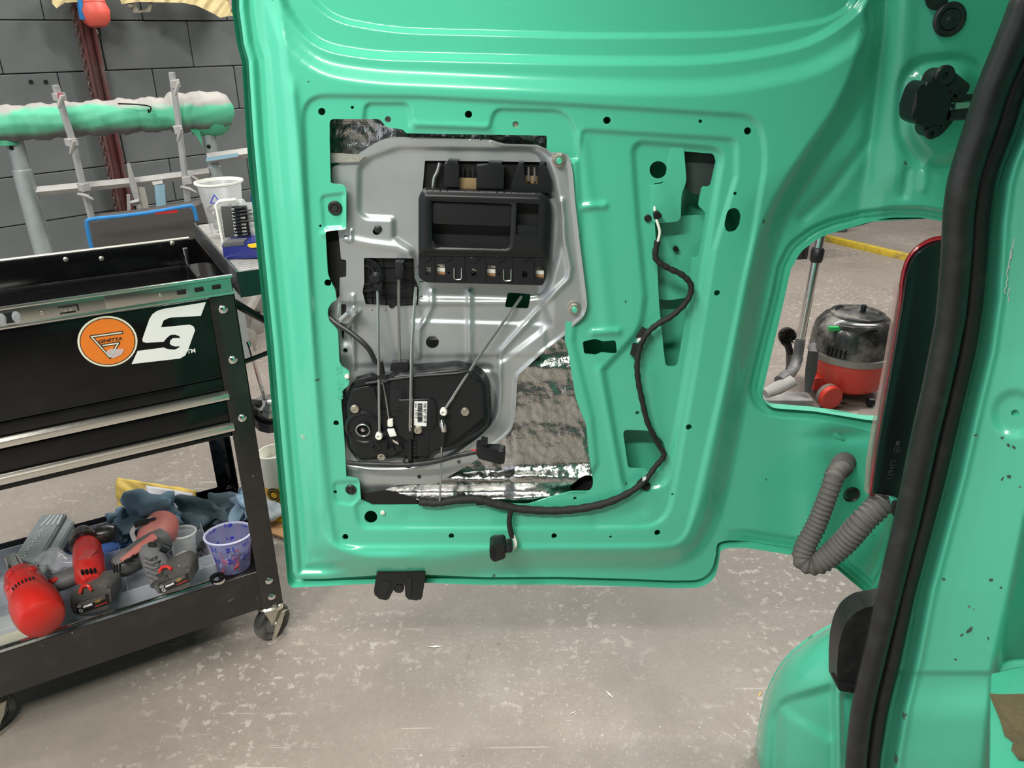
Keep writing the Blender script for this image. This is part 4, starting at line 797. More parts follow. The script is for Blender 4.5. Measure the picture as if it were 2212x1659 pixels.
# casters
def caster(s, t, ang, brake=True):
    c = CPt(s, t, .052); a = math.radians(ang); ax = np.array([math.cos(a), math.sin(a), 0]); f = np.array([-math.sin(a), math.cos(a), 0])
    bm = B(); lathe(bm, c-ax*.014, ax, [(.030,0),(.046,0),(.051,.005),(.052,.014),(.051,.023),(.046,.028),(.030,.028)], 32); w = fin('caster_wheel', bm, mat('dusty_tyre', (.035, .035, .034), .55, dirt=(.30, .28, .25), dscale=20, damt=.7) if 'dusty_tyre' not in MATS else MATS['dusty_tyre'], cart)
    bm = B(); lathe(bm, c-ax*.013, ax, [(0,-.004),(.012,-.004),(.014,0),(.030,.001),(.031,.004),(.031,.022),(.030,.025),(.014,.026),(.012,.030),(0,.030)], 24); fin('hub', bm, mat('grey_nylon', (.16, .16, .155), .5) if 'grey_nylon' not in MATS else MATS['grey_nylon'], w)
    bm = B()
    for sg in (-1, 1):
        o = c+ax*.021*sg; pts = [o+f*.008+np.array([0,0,-.012]), o-f*.008+np.array([0,0,-.012]), o-f*.030+np.array([0,0,.058]), o+f*.030+np.array([0,0,.058])]; prism(bm, pts, ax*sg, .0022, .0005)
    lathe(bm, c+np.array([0,0,.058]), (0,0,1), [(0,-.002),(.034,-.002),(.036,.004),(.030,.010),(0,.012)], 24); lathe(bm, c+ax*.022, ax, [(0,0),(.009,0),(.008,.006),(0,.007)], 14); fin('caster_fork', bm, zinc, cart)
    bm = B(); box(bm, CPt(s, t, .128), (.06, .06, .003)); fin('caster_plate', bm, zinc, cart)
    if brake:
        o = c+ax*.028; d = f*.5+np.array([0,0,.86]); pr = [o-d*.040-f*.006, o-d*.040+f*.006, o+f*.011, o+d*.040+f*.008, o+d*.040-f*.006, o-f*.011]; bm = B(); prism(bm, pr, ax, .0025, .0008); prism(bm, [o+d*.038-f*.010+ax*.002, o+d*.038+f*.012+ax*.002, o+d*.048+f*.012+ax*.012, o+d*.048-f*.010+ax*.012], ax, .002); fin('brake_lever', bm, zinc, cart)
caster(-.018, .03, -38); caster(-.66, .05, -30); caster(-.02, TD-.03, -50); caster(-.72, TD-.03, -50)
# folding side shelf on the right
TZ = 1.018
bm = B(); cbox(bm, .03, .44, .0, .50, TZ-.004, TZ-.001); shelf = fin('side_shelf', bm, mat('perforated_mat', (.42, .41, .40), .45, metal=.3, bump=.8, bscale=260, var=.2, vscale=60), cart, label='folding side shelf with a ribbed grey mat')
bm = B()
for k in range(34): cbox(bm, .034, .44, .012+k*.0145, .019+k*.0145, TZ-.002, TZ+.0012)
fin('mat_rib', bm, MATS['perforated_mat'], shelf, kind='stuff')
cpart('shelf_edge', [(.026, .44, -.004, .0, TZ-.055, TZ+.002)], mat('gloss_dark_green_black', (.004, .012, .010), .14, coat=.5), shelf, bev=.001)
cpart('shelf_edge', [(.024, .030, -.002, .502, TZ-.05, TZ+.004)], mat('scuffed_side', (.05, .055, .06), .25, metal=.4, dirt=(.3, .3, .3), dscale=12), shelf, bev=.001); cpart('shelf_edge', [(.024, .44, .498, .502, TZ-.05, TZ+.004)], cartblk, shelf, bev=.001)
bm = B(); tube(bm, [CPt(.027, -.002, TZ+.005), CPt(.027, .502, TZ+.005)], .0022, 8); tube(bm, [CPt(.018, .02, TZ-.04), CPt(.018, .48, TZ-.03)], .0022, 8); fin('bright_edge', bm, alu, shelf)
bm = B(); tube(bm, [CPt(.02, .08, .93), CPt(.17, .08, .80), CPt(.30, .08, .985)], .010, 8); tube(bm, [CPt(.02, .10, .77), CPt(.17, .10, .80)], .006, 8); fin('shelf_strut', bm, cartblk, cart)
# stickers
bm = B(); nrm = -e2
def cring(cx, cy, r, n=40):
    c = CF(cx, cy); return [c+e1*r*math.cos(2*math.pi*k/n)+np.array([0,0,1.])*r*math.sin(2*math.pi*k/n) for k in range(n)]
R0 = .0545; cc = (233, 737)
prism(bm, cring(*cc, R0), nrm, .0028); stk = fin('round_sticker', bm, cream, cart, label='round orange and cream sticker')
def cpoly(name, polys, m, off, par): 
    bm = B()
    for p in polys: prism(bm, [q+nrm*off for q in p], nrm, .0003)
    return fin(name, bm, m, par)
cpoly('sticker_ring', [cring(*cc, R0*.93)], ink, .0029, stk); cpoly('sticker_disc', [cring(*cc, R0*.90)], orange, .0033, stk)
def cz(px, py): return CF(px, py)
def line_poly(pts, w):
    out = []
    for a, b_ in zip(pts, pts[1:]):
        a, b_ = np.array(a, float), np.array(b_, float); d = (b_-a)/np.linalg.norm(b_-a); n = np.array([-d[1], d[0]])*w/2; a = a-d*w/2; b_ = b_+d*w/2
        out.append([cz(*(a+n)), cz(*(b_+n)), cz(*(b_-n)), cz(*(a-n))])
    return out
GL = [(262,717),(197,726),(237,770),(255,740),(222,745)]
cpoly('sticker_triangle', line_poly(GL, 6.5), ink, .0037, stk); cpoly('sticker_triangle', line_poly(GL, 2.6), cream, .0041, stk)
text('lettering', 'GINETTA', cz(212,740)+nrm*.0042, cz(263,733)+nrm*.0042, nrm, ink, stk, .0002, .02, .3, .9)
cpoly('peeling_tape', [[cz(x, y) for x, y in ((230,757),(238,752),(268,752),(262,764),(245,772),(232,768))]], bagclear, .0046, stk)
def z2(x, y): return (x/2.677, 480+y/2.677)
S1 = [(1190,460),(1160,540),(1000,548),(975,552),(945,566),(930,606),(1095,590),(1118,600),(1127,622),(1085,740),(1070,768),(1040,786),(760,818),(795,742),(925,725),(945,722),(960,728),(975,733),(1010,735),(1035,722),(1040,715),(1010,716),(990,710),(980,698),(985,680),(1000,668),(1042,668),(1034,655),(1010,648),(985,650),(965,665),(945,690),(845,695),(825,690),(822,675),(862,560),(880,530),(905,512),(940,500)]
bm = B(); pts = [z2(*p) for p in S1]; tri = None
from mathutils.geometry import tessellate_polygon
P2 = [Vector((p[0], p[1], 0)) for p in pts]; vs2 = [bm.verts.new(V(cz(*p)+nrm*.0025)) for p in pts]
for t in tessellate_polygon([P2]): 
    try: bm.faces.new([vs2[i] for i in t])
    except ValueError: pass
logo = fin('wrench_logo', bm, mat('white_decal', (.82, .82, .80), .35), cart, label='white S shaped wrench logo decal')
text('lettering', 'TM', cz(404,763)+nrm*.0024, cz(422,760)+nrm*.0024, nrm, MATS['white_decal'], logo, .0003, .03)
# ------------------------------------------------------------------ things on the cart
SZ = .154
def gbox(bm, s0, s1, t0, t1, z0, z1, bev=0.): return cbox(bm, s0, s1, t0, t1, z0, z1, bev)
org = thing('parts_organiser', CPt(-.4, .2, SZ), 'long translucent compartment box filling the lower shelf of the cart', 'storage box')
s0, s1, t0, t1 = -.76, -.122, .09, .44
bm = B(); gbox(bm, s0, s1, t0, t1, SZ+.002, SZ+.005); fin('box_base', bm, clearp, org)
for nm, b_ in (('box_wall', (s0, s1, t0, t0+.003)), ('box_wall', (s0, s1, t1-.003, t1)), ('box_wall', (s1-.003, s1, t0, t1))): bm = B(); gbox(bm, *b_, SZ+.002, SZ+.085, .001); fin(nm, bm, clearp, org)
for s in (-.235, -.33, -.43, -.54, -.65): bm = B(); gbox(bm, s-.001, s+.001, t0, t1, SZ+.005, SZ+.078); fin('divider', bm, clearp, org)
for t in (.155, .30): bm = B(); gbox(bm, s0, s1, t-.001, t+.001, SZ+.005, SZ+.074); fin('divider', bm, clearp, org)
bm = B(); gbox(bm, -.76, -.52, .095, .15, SZ+.006, SZ+.03, .004); yb = fin('folded_paper', bm, mat('pale_yellow_paper', (.62, .58, .25), .7, var=.2), None); tag(yb, 'pale yellow folded paper in the front of the compartment box', 'paper')
bm = B(); gbox(bm, -.50, -.25, .305, .43, SZ+.008, SZ+.03, .004); bb = fin('blue_pouch', bm, mat('blue_pouch_plastic', (.06, .14, .42), .4, var=.3, vscale=20), None); tag(bb, 'blue plastic pouch lying in the rear of the compartment box', 'pouch')
rr2 = random.Random(11)
bm = B()
for i in range(150):
    c = CPt(rr2.uniform(-.232, -.128), rr2.uniform(.16, .295), SZ+.008+rr2.uniform(0, .018)); r = rr2.uniform(.003, .006); lathe(bm, c, (rr2.uniform(-1,1), rr2.uniform(-1,1), 1), [(r,0),(r,.003),(r*.5,.003),(r*.5,0)], 8)
ws = fin('loose_washers', bm, mat('dark_fixings', (.16, .16, .16), .5, metal=.6), None); tag(ws, 'heap of small grey fixings in the compartment beside the small cup', 'fixings', kind='stuff')
# sanding block
def zbox(bm, corners, z0, z1, bev=0):
    a = [Z3(x, y, z1) for x, y in corners]; return prism(bm, [p-np.array([0,0,z1-z0]) for p in a], (0,0,1), z1-z0, bev)
sb = thing('sanding_block', Z3(100, 1180, .27), 'long grey sanding block lying on the compartment box', 'sanding block')
a_, b2 = Z3(62, 1212, .285), Z3(118, 1112, .285)
bm = B(); pr = [Z3(28,1205,.263), Z3(88,1112,.263), Z3(142,1108,.263), Z3(76,1222,.263)]; prism(bm, [p-np.array([0,0,.035]) for p in pr], (0,0,1), .035, .004); fin('foam_body', bm, mat('grey_block_foam', (.20, .235, .235), .65, var=.2, vscale=30), sb)
bm = B(); q = [p-np.array([0,0,.030]) for p in [Z3(76,1226,.263), Z3(144,1110,.263), Z3(158,1120,.263), Z3(88,1240,.263)]]; prism(bm, q, (0,0,1), .022, .003); fin('block_flange', bm, MATS['grey_block_foam'], sb)
text('lettering', 'Dura-block', Z3(52,1206,.2637), Z3(98,1142,.2637), (0,0,1), mat('pale_print', (.42, .45, .46), .7), sb, .0006, .01, 0, .8)
for k in range(4): 
    bm = B(); prism(bm, [Z3(86+k*12,1136-k*1,.2637), Z3(90+k*12,1136-k*1,.2637), Z3(112+k*8,1113,.2637), Z3(108+k*8,1113,.2637)], (0,0,1), .0005); fin('print_line', bm, MATS['pale_print'], sb)
# red impact wrench
iw = thing('impact_wrench', Z3(80, 1300, .26), 'red impact wrench with chrome anvil lying at the left of the shelf', 'power tool')
A, Bb = Z3(44, 1244, .312), Z3(86, 1325, .306); ax = (Bb-A)/np.linalg.norm(Bb-A); LL = np.linalg.norm(Bb-A)
bm = B(); lathe(bm, A, ax, [(0,-.085),(.015,-.085),(.017,-.080),(.018,-.012),(.024,-.004),(.024,.006)], 20); fin('anvil', bm, chrome, iw)
bm = B(); lathe(bm, A, ax, [(0,-.004),(.030,-.002),(.037,.004),(.040,.03),(.044,.035),(.046,LL*.45),(.045,LL*.60),(.041,LL*.64),(0,LL*.64)], 30, .95); bd = fin('gear_case', bm, redp, iw)
bm = B(); lathe(bm, A, ax, [(0,LL*.62),(.050,LL*.62),(.053,LL*.70),(.054,LL*.90),(.052,LL*1.04),(.047,LL*1.14),(.034,LL*1.20),(0,LL*1.22)], 30, .95); fin('rear_boot', bm, mat('bright_red_rubber', (.50, .016, .010), .38, coat=.15, dirt=(.30, .09, .07), dscale=16, damt=.4), iw)
upv = np.array([0,0,1.]); sv = np.cross(ax, upv); sv /= np.linalg.norm(sv); tocam = np.cross(sv, ax)
for k in range(-3, 4):
    a = k*.16+.15; d = tocam*math.cos(a)+sv*math.sin(a); bm = B(); box(bm, (0,0,0), (.0035,.012,.003)); bmesh.ops.transform(bm, matrix=Matrix(((sv[0],ax[0],d[0],0),(sv[1],ax[1],d[1],0),(sv[2],ax[2],d[2],0),(0,0,0,1))), verts=bm.verts); bmesh.ops.translate(bm, vec=V(A+ax*LL*.55+d*.0455), verts=bm.verts); fin('vent_slot', bm, blkgap, bd)
for f_, a in ((.2,.5),(.25,-.6),(.38,.9)):
    d = tocam*math.cos(a)+sv*math.sin(a); bm = B(); lathe(bm, A+ax*LL*f_+d*.040, d, [(0,0),(.010,0),(.009,.006),(.004,.007),(0,.005)], 16); fin('screw_boss', bm, redp, bd)
bm = B(); tube(bm, spline([Z3(112,1262,.275), Z3(150,1248,.28), Z3(185,1235,.285), Z3(206,1225,.29)], 5), [.026]*5+[.0255]*5+[.025]*6, 18, flat=.85); fin('grip', bm, greyrub, iw)
bm = B(); prism(bm, [Z3(x, y, .275) for x, y in ((190,1190),(200,1183),(210,1205),(222,1215),(245,1262),(228,1262),(212,1248),(203,1235))], (.1,-.5,.8), .030, .006); fin('battery_foot', bm, redp, iw, label='red foot of the grip')
bm = B(); tube(bm, spline([Z3(85,1254,.29), Z3(110,1256,.295), Z3(122,1250,.295)], 4), .006, 8); fin('trigger', bm, redp, iw)
dl_ = tocam*.62-sv*.78; bm = B(); lathe(bm, A+ax*.028+dl_*.0395, dl_, [(0,0),(.014,0),(.013,.0015),(0,.002)], 14); fin('pale_label', bm, mat('worn_label', (.6, .5, .4), .5, var=.3, vscale=50), iw)
# red impact driver standing on its battery
def battery(par, cs, z, plate_c, h=.034):
    top = [Z3(x, y, z) for x, y in cs]; bm = B(); prism(bm, [p-np.array([0,0,h]) for p in top], (0,0,1), h, .006); return fin('battery', bm, mat('battery_plastic', (.07, .065, .06), .5, var=.3, vscale=40, dirt=(.2, .19, .18), dscale=15) if 'battery_plastic' not in MATS else MATS['battery_plastic'], par)
def front_label(par, p, zoff=.0):
    """dark rating plate on the face towards the viewer: p = 4 pixel corners, Y depth"""
    (x0, y0), (x1, y1), (x2, y2), (x3, y3), Y = p
    q = [Y3(x0, y0, Y), Y3(x1, y1, Y), Y3(x2, y2, Y), Y3(x3, y3, Y)]; n = np.cross(q[1]-q[0], q[3]-q[0]); n /= np.linalg.norm(n)
    if n[1] > 0: n = -n
    bm = B(); prism(bm, q, n, .0006); o = fin('rating_plate', bm, ink, par, label='dark rating plate')
    u, v = q[1]-q[0], q[3]-q[0]; L = lambda a, b_: q[0]+u*a+v*b_+n*.0009
    bm = B(); prism(bm, [L(.22,.45), L(.5,.40), L(.5,.58), L(.22,.63)], n, .0003); fin('serial_strip', bm, paper_w, o)
    text('lettering', 'CE', L(.06,.50), L(.17,.47), n, paper_w, o, .0002, .03)
    text('lettering', '18V', L(.62,.50), L(.80,.44), n, mat('amber_print', (.75, .45, .08), .5) if 'amber_print' not in MATS else MATS['amber_print'], o, .0002)
    bm = B(); prism(bm, [L(.58,.74), L(.95,.62), L(.95,.70), L(.58,.82)], n, .0003); fin('red_line', bm, redp, o)
    bm = B()
    for k in range(4): prism(bm, [L(.05+.02*k,.08+k*.09), L(.9,.02+k*.09), L(.9,.045+k*.09), L(.05+.02*k,.105+k*.09)], n, .0002)
    fin('small_print', bm, mat('dim_print', (.28, .26, .24), .6) if 'dim_print' not in MATS else MATS['dim_print'], o, kind='stuff')
    bm = B(); lathe(bm, L(.14,.80), n, [(.0045,0),(.0045,.0003),(.0030,.0003),(.0030,0)], 16); fin('recycling_mark', bm, paper_w, o)
    return o
def solid(name, pts, Y, th, m, par, bev=.006, lab=None):
    bm = B(); slab(bm, fil(pts), Y, th, bev); return fin(name, bm, m, par, label=lab)
def Yz(x, y, z): return float(Z3(x, y, z)[1])
id1 = thing('cordless_driver', Z3(195, 1300, .24), 'dusty red cordless driver with black chuck beside the blue cloth', 'power tool')
bm = B(); tube(bm, [Z3(182,1165,.285), Z3(188,1185,.288), Z3(192,1215,.290), Z3(196,1248,.292), Z3(199,1262,.292)], [.020,.033,.036,.034,.022], 22); mh = fin('motor_housing', bm, redp, id1)
for k in range(4): bm = B(); box(bm, Z3(178+k*9, 1236-k*1.2, .325), (.004,.006,.012)); fin('vent_slot', bm, blkgap, mh)
bm = B(); box(bm, Z3(189,1200,.322), (.030,.040,.008), None, .003); fin('side_panel', bm, mat('faded_red', (.42, .06, .06), .5, dirt=(.25, .2, .2), dscale=20), mh)
bm = B(); tube(bm, [Z3(178,1150,.285), Z3(182,1164,.285), Z3(184,1176,.288)], [.022,.035,.037], 20); fin('front_collar', bm, dustblk, id1)
bm = B(); tube(bm, [Z3(192,1160,.290), Z3(212,1155,.290), Z3(214,1155,.290), Z3(238,1151,.290), Z3(250,1149,.290), Z3(254,1149,.290)], [.022,.021,.026,.025,.019,.010], 18); fin('chuck', bm, dustblk, id1)
bm = B(); tube(bm, [Z3(200,1240,.28), Z3(197,1268,.26), Z3(193,1290,.25)], [.028,.026,.028], 16, flat=.8); fin('grip', bm, greyrub, id1)
bt = solid('battery', [(150,1288,8),(158,1275,8),(222,1262,10),(238,1272,8),(241,1300,8),(232,1316,6),(165,1332,8),(154,1318,8)], Yz(196,1298,.262), .055, mat('battery_plastic', (.075, .07, .065), .5, var=.3, vscale=40, dirt=(.2, .19, .18), dscale=15), id1, .008)
yb_ = Yz(196,1298,.262)
bm = B(); tube(bm, spline([Y3(173,1280,yb_-.004), Y3(178,1268,yb_), Y3(190,1265,yb_), Y3(197,1275,yb_-.004)], 5), .004, 8); fin('release_loop', bm, redp, bt)
front_label(bt, ((163,1302),(234,1283),(236,1304),(166,1326),yb_-.0012))
id2 = thing('cordless_ratchet', Z3(330, 1230, .24), 'worn red and grey cordless drill with grey belt clip resting on the divider', 'power tool')
bm = B(); tube(bm, [Z3(250,1229,.290), Z3(262,1222,.292), Z3(290,1205,.295), Z3(325,1182,.298), Z3(345,1165,.298)], [.024,.031,.034,.035,.038], 22); mh = fin('motor_housing', bm, greyrub, id2)
bm = B(); tube(bm, [Z3(306,1190,.300), Z3(330,1165,.300), Z3(346,1146,.300), Z3(352,1130,.300)], [.020,.042,.046,.040], 24); fin('gear_head', bm, mat('dusty_pink_red', (.42, .13, .11), .5, var=.3, vscale=20, dirt=(.35, .28, .27), dscale=12), id2)
bm = B(); tube(bm, [Z3(262,1212,.325), Z3(300,1184,.335), Z3(335,1158,.345)], [.008,.013,.013], 10, flat=.6); fin('red_panel', bm, MATS['dusty_pink_red'], id2)
for k in range(3): bm = B(); tube(bm, [Z3(258+k*7,1219-k*6,.325), Z3(276+k*7,1211-k*6,.332)], .0022, 6); fin('vent_slot', bm, blkgap, mh)
for k in range(3):
    for j in range(2): bm = B(); box(bm, Z3(247+k*6, 1224+j*9-k*1.0, .322), (.003,.004,.010)); fin('vent_slot', bm, blkgap, mh)
bm = B(); tube(bm, spline([Z3(294,1172,.31), Z3(286,1148,.32), Z3(306,1128,.335), Z3(342,1119,.34), Z3(350,1126,.33)], 6), .006, 8, flat=.5); fin('belt_clip', bm, dustgrey, id2)
bm = B(); tube(bm, [Z3(290,1134,.35), Z3(318,1124,.35)], .0085, 10); tube(bm, [Z3(318,1124,.35), Z3(336,1120,.35)], .004, 8); fin('clip_pin', bm, blk, id2)
bm = B(); tube(bm, [Z3(322,1186,.325), Z3(334,1212,.315), Z3(346,1238,.300), Z3(354,1254,.290)], [.026,.029,.030,.032], 18, flat=.85); gp = fin('grip', bm, mat('ribbed_grey_grip', (.14, .14, .145), .65, var=.3, vscale=30, bump=.4, bscale=100), id2)
for k in range(5): bm = B(); tube(bm, spline([Z3(324+k*4-18,1200+k*11+3,.325-k*.003), Z3(326+k*4,1200+k*11+8,.345-k*.003), Z3(330+k*4+18,1200+k*11-4,.325-k*.003)], 4), .0022, 6); fin('grip_ring', bm, greyrub, gp)
bm = B(); tube(bm, [Z3(348,1182,.34), Z3(364,1188,.33)], [.012,.010], 12); fin('trigger', bm, blk, id2)
bm = B(); box(bm, Z3(329,1176,.350), (.020,.010,.010), None, .003); fin('direction_switch', bm, dustblk, id2)
yb_ = Yz(370,1255,.300)
bt = solid('battery', [(330,1252,8),(342,1240,8),(392,1218,10),(408,1228,8),(412,1262,8),(400,1272,6),(348,1286,8),(334,1278,8)], yb_, .055, MATS['battery_plastic'], id2, .008)
bm = B(); tube(bm, spline([Y3(344,1238,yb_-.003), Y3(350,1226,yb_+.004), Y3(362,1224,yb_+.004), Y3(370,1230,yb_-.003)], 5), .004, 8); fin('release_loop', bm, redp, bt)
front_label(bt, ((341,1262),(406,1238),(410,1256),(346,1281),yb_-.0012))
# cloths, envelope, cups, bag, spanner
o = blob('microfibre_cloth', Z3(322,1112,.285), .085, .055, .058, cloth, None, .8, 15, 5); tag(o, 'crumpled pale blue cloth behind the cordless drill', 'cloth')
o = blob('microfibre_cloth', Z3(272,1142,.235), .040, .035, .06, cloth, None, .7, 13, 8); tag(o, 'pale blue cloth end hanging between the two drills', 'cloth')
o = blob('work_cloth', Z3(462,1105,.235), .085, .055, .055, clothd, None, .7, 13, 12); tag(o, 'dark grey blue cloth heap behind the mixing cup', 'cloth')
o = blob('work_cloth', Z3(528,1092,.26), .035, .05, .06, mat('light_blue_cloth', (.26, .38, .50), .9, bump=.5, bscale=200, var=.2), None, .8, 12, 22); tag(o, 'light blue cloth corner beside the right cart leg', 'cloth')
ev = thing('padded_envelope', Z3(340,1080,.30), 'yellow padded envelope with a torn end and white address label', 'envelope')
def rel(seed, amp): 
    def f(u, v): return amp*(math.sin(u*9+seed)*math.cos(v*7+seed*2)+.5*math.sin(u*23+v*17))
    return f
gridsurf('envelope_body', [Y3(254,1100,1.93), Y3(412,1118,1.86), Y3(426,1060,1.93), Y3(252,1032,2.0)], 30, 14, rel(1, .0035), yellowp, ev, .004)
gridsurf('address_label', [Y3(320,1108,1.885), Y3(405,1116,1.85), Y3(418,1066,1.915), Y3(314,1048,1.955)], 16, 10, rel(1, .0025), mat('grey_white_label', (.55, .55, .58), .6, var=.15, vscale=60), ev, .001)
def cup(name, top, bot, zt, zb, rt, rb2, m, lab, cat='cup', rim=.004, par=None):
    T, Bo = Z3(*top, zt), Z3(*bot, zb); ax_ = (T-Bo); h = np.linalg.norm(ax_); t = thing(name, Bo, lab, cat)
    bm = B(); lathe(bm, Bo, ax_, [(0,.001),(rb2*.95,.001),(rb2,.004),(rt*.99,h*.96),(rt,h)], 36); fin('cup_wall', bm, m, t, ang=None)
    bm = B(); lathe(bm, Bo, ax_, [(rt-.001,h-.004),(rt+rim,h-.003),(rt+rim,h),(rt,h+.001),(rt-.001,h-.004)], 36); fin('rim', bm, clearcup if m is not violetcup else mat('pale_violet_rim', (.62, .62, .85), .3), t)
    return t, Bo, ax_, h
t, Bo, ax_, h = cup('small_mixing_cup', (393,1148), (402,1215), .275, .18, .033, .028, clearcup, 'small empty frosted cup standing in the corner of the compartment box')
bm = B(); lathe(bm, Bo, ax_, [(0,.02),(.025,.02),(.026,.022),(0,.024)], 24); fin('residue', bm, white, t)
t, Bo, ax_, h = cup('mixing_cup', (493,1151), (505,1225), .262, .156, .060, .044, violetcup, 'large clear mixing cup with blue and red scales near the cart leg')
U_ = np.array([0,0,1.]); pm = mat('blue_scale_print', (.04, .04, .55), .5); rm = mat('red_scale_print', (.6, .08, .10), .5)
for k, s in enumerate(['10:1', '10:1', '8:1', '5:1', '4:1', '3:1', '2:1', '10:1']):
    a = math.radians(k*45+20); d = np.array([math.cos(a), math.sin(a), 0]); tn = np.array([-d[1], d[0], 0]); 
    for f_ in (.80, .45): 
        r = .044+(.060-.044)*f_+.0008; c = Bo+ax_*f_+d*r; text('lettering', s, c-tn*.010, c+tn*.010, d, pm, t, .0002, .02)
    bm = B()
    for j in range(9): f_ = .2+j*.075; r = .044+.016*f_+.001; a2 = a+.35; d2 = np.array([math.cos(a2), math.sin(a2), 0]); t2 = np.array([-d2[1], d2[0], 0]); c = Bo+ax_*f_+d2*r; prism(bm, [c-t2*.003, c+t2*.003, c+t2*.003+U_*.0012, c-t2*.003+U_*.0012], d2, .0003)
    fin('scale_marks', bm, rm, t, kind='stuff')
rk = random.Random(9)
for i, (m_, nm, n_) in enumerate(((redp, 'red', 9), (bluep, 'blue', 12), (violetcup, 'clear', 8))):
    for k in range(n_):
        c = Bo+np.array([rk.uniform(-.028,.028), rk.uniform(-.028,.028), .012+rk.uniform(0,.03)]); d = np.array([rk.uniform(-1,1), rk.uniform(-1,1), rk.uniform(-.2,.9)]); d /= np.linalg.norm(d)
        bm = B(); lathe(bm, c, d, [(0,0),(.004,0),(.0045,.008),(.003,.012),(.002,.020),(0,.020)], 8); o = fin('nozzle_tip', bm, m_, None); tag(o, 'small %s plastic tip piled in the large mixing cup' % nm, 'nozzle', '%s plastic tips in the mixing cup' % nm)
bm = B(); tube(bm, spline([Bo+np.array([-.006,-.02,.02]), Bo+np.array([.004,-.026,.05]), Bo+np.array([.012,-.022,.075])], 5), .0012, 6); o = fin('thin_tube', bm, white); tag(o, 'thin white curved tube standing in the large mixing cup', 'tube')
o = blob('zip_bag', Z3(128,1215,.245), .050, .035, .030, bagclear, None, .5, 9, 31, sub=3); tag(o, 'crumpled clear plastic bag behind the grip of the red wrench', 'plastic bag')
sp_ = thing('ring_spanner', CPt(-.2, -.004, .25), 'long chrome spanner lying on the front lip of the cart shelf', 'spanner')
a0, a1 = CPt(-.60, .006, .254), CPt(-.150, .006, .254)
bm = B(); tube(bm, [a0, a1], [.006,.0055], 10, flat=.6); fin('shank', bm, chrome, sp_)
bm = B(); lathe(bm, CPt(-.13, .010, .249), (0,-.3,1), [(.009,0),(.016,0),(.017,.005),(.016,.009),(.009,.009),(.008,.005),(.009,0)], 24, 1.2); fin('ring_end', bm, chrome, sp_)
# ---- on the side shelf
TS = 1.020
def tshelf(x, y, z=TS): return Z3(x, y, z)
cb = CPt(.0745, .27, TS); print('cup', cb)
t = thing('washer_cup', Z3(492,505,TS), 'tall clear cup half full of grey washers at the back of the side shelf', 'cup')
Bo = Z3(493,508,TS); h = .115; T_ = np.array([0,0,1.])
Tt = Z3(480, 372, TS)  # guard
bm = B(); lathe(bm, Bo, (-.02,.0,1), [(0,.001),(.036,.001),(.038,.004),(.052,.130),(.056,.134)], 36); fin('cup_wall', bm, clearcup, t, ang=None)
bm = B(); lathe(bm, Bo, (-.02,.0,1), [(.052,.128),(.058,.131),(.058,.135),(.053,.135),(.052,.128)], 36); fin('rim', bm, white, t)
tri = [(.0, .016), (-.012, -.004), (.012, -.004)]
for a, b_ in zip(tri, tri[1:]+tri[:1]): 
    bm = B(); p0 = Bo+np.array([a[0], -.0500, .095+a[1]]); p1 = Bo+np.array([b_[0], -.0500, .095+b_[1]]); tube(bm, [p0, p1], .0012, 6); fin('triangle_mark', bm, pm, t)
rk = random.Random(2)
wm = mat('dull_washer', (.36, .34, .31), .5, metal=.5, var=.3, vscale=60); proto = None
for k in range(60):
    hh = rk.uniform(.008, .075); rmax = .028+.012*hh/.08; a = rk.uniform(0, 6.28); r = rmax*math.sqrt(rk.uniform(.3, 1)); c = Bo+np.array([r*math.cos(a), r*math.sin(a), hh])
    if proto is None:
        bm = B(); lathe(bm, (0,0,0), (0,0,1), [(.0035,0),(.0095,0),(.0098,.002),(.009,.005),(.0035,.005),(.003,.0025),(.0035,0)], 14); proto = fin('washer', bm, wm); w = proto
    else: w = proto.copy(); COL.objects.link(w)
    w.location = V(c); w.rotation_euler = (rk.uniform(-1.4,1.4), rk.uniform(-1.4,1.4), 0); tag(w, 'dull grey washer piled in the tall clear cup', 'washer', 'washers in the tall clear cup')
dc = thing('drill_bit_case', Z3(520,560,TS), 'open navy drill bit case with yellow catches at the front of the side shelf', 'case')
Yc = float(Z3(500,560,TS)[1])
bm = B(); slab(bm, fil([(479,527,3),(530,524),(640,519,3),(640,556),(484,560,3)]), Yc, .10, .004); fin('case_base', bm, bluep, dc)
bm = B(); slab(bm, fil([(481,524),(526,521),(527,530),(482,534)]), Yc-.001, .03, .001); fin('hinge_block', bm, greyrub, dc)
for pts in ([(533,529,3),(575,522),(575,533),(540,536,3)], [(558,514),(580,512),(580,520),(560,522)]): bm = B(); slab(bm, fil(pts), Yc-.004, .03, .002); fin('catch', bm, yelp, dc)
lidY = Yc+.045
bm = B(); slab(bm, fil([(466,440,6),(474,436,4),(524,430,4),(530,438),(640,434),(640,520),(482,524,6)]), lidY+.02, .005, .001); ld = fin('clear_lid', bm, clearcup, dc)
bm = B(); tube(bm, [Y3(x, y, lidY+.01) for x, y in ((482,524),(467,442),(474,435),(510,431))], .004, 8); fin('lid_edge', bm, white, ld)
bm = B(); slab(bm, fil([(476,447),(502,446),(509,512),(485,514)]), lidY+.006, .008, .0015); fin('index_plate', bm, mat('grey_index_plastic', (.055, .055, .052), .5), dc)
bm = B(); slab(bm, fil([(502,446),(530,445),(540,510),(509,512)]), lidY+.010, .008, .0015); fin('bit_rack', bm, blk2, dc)
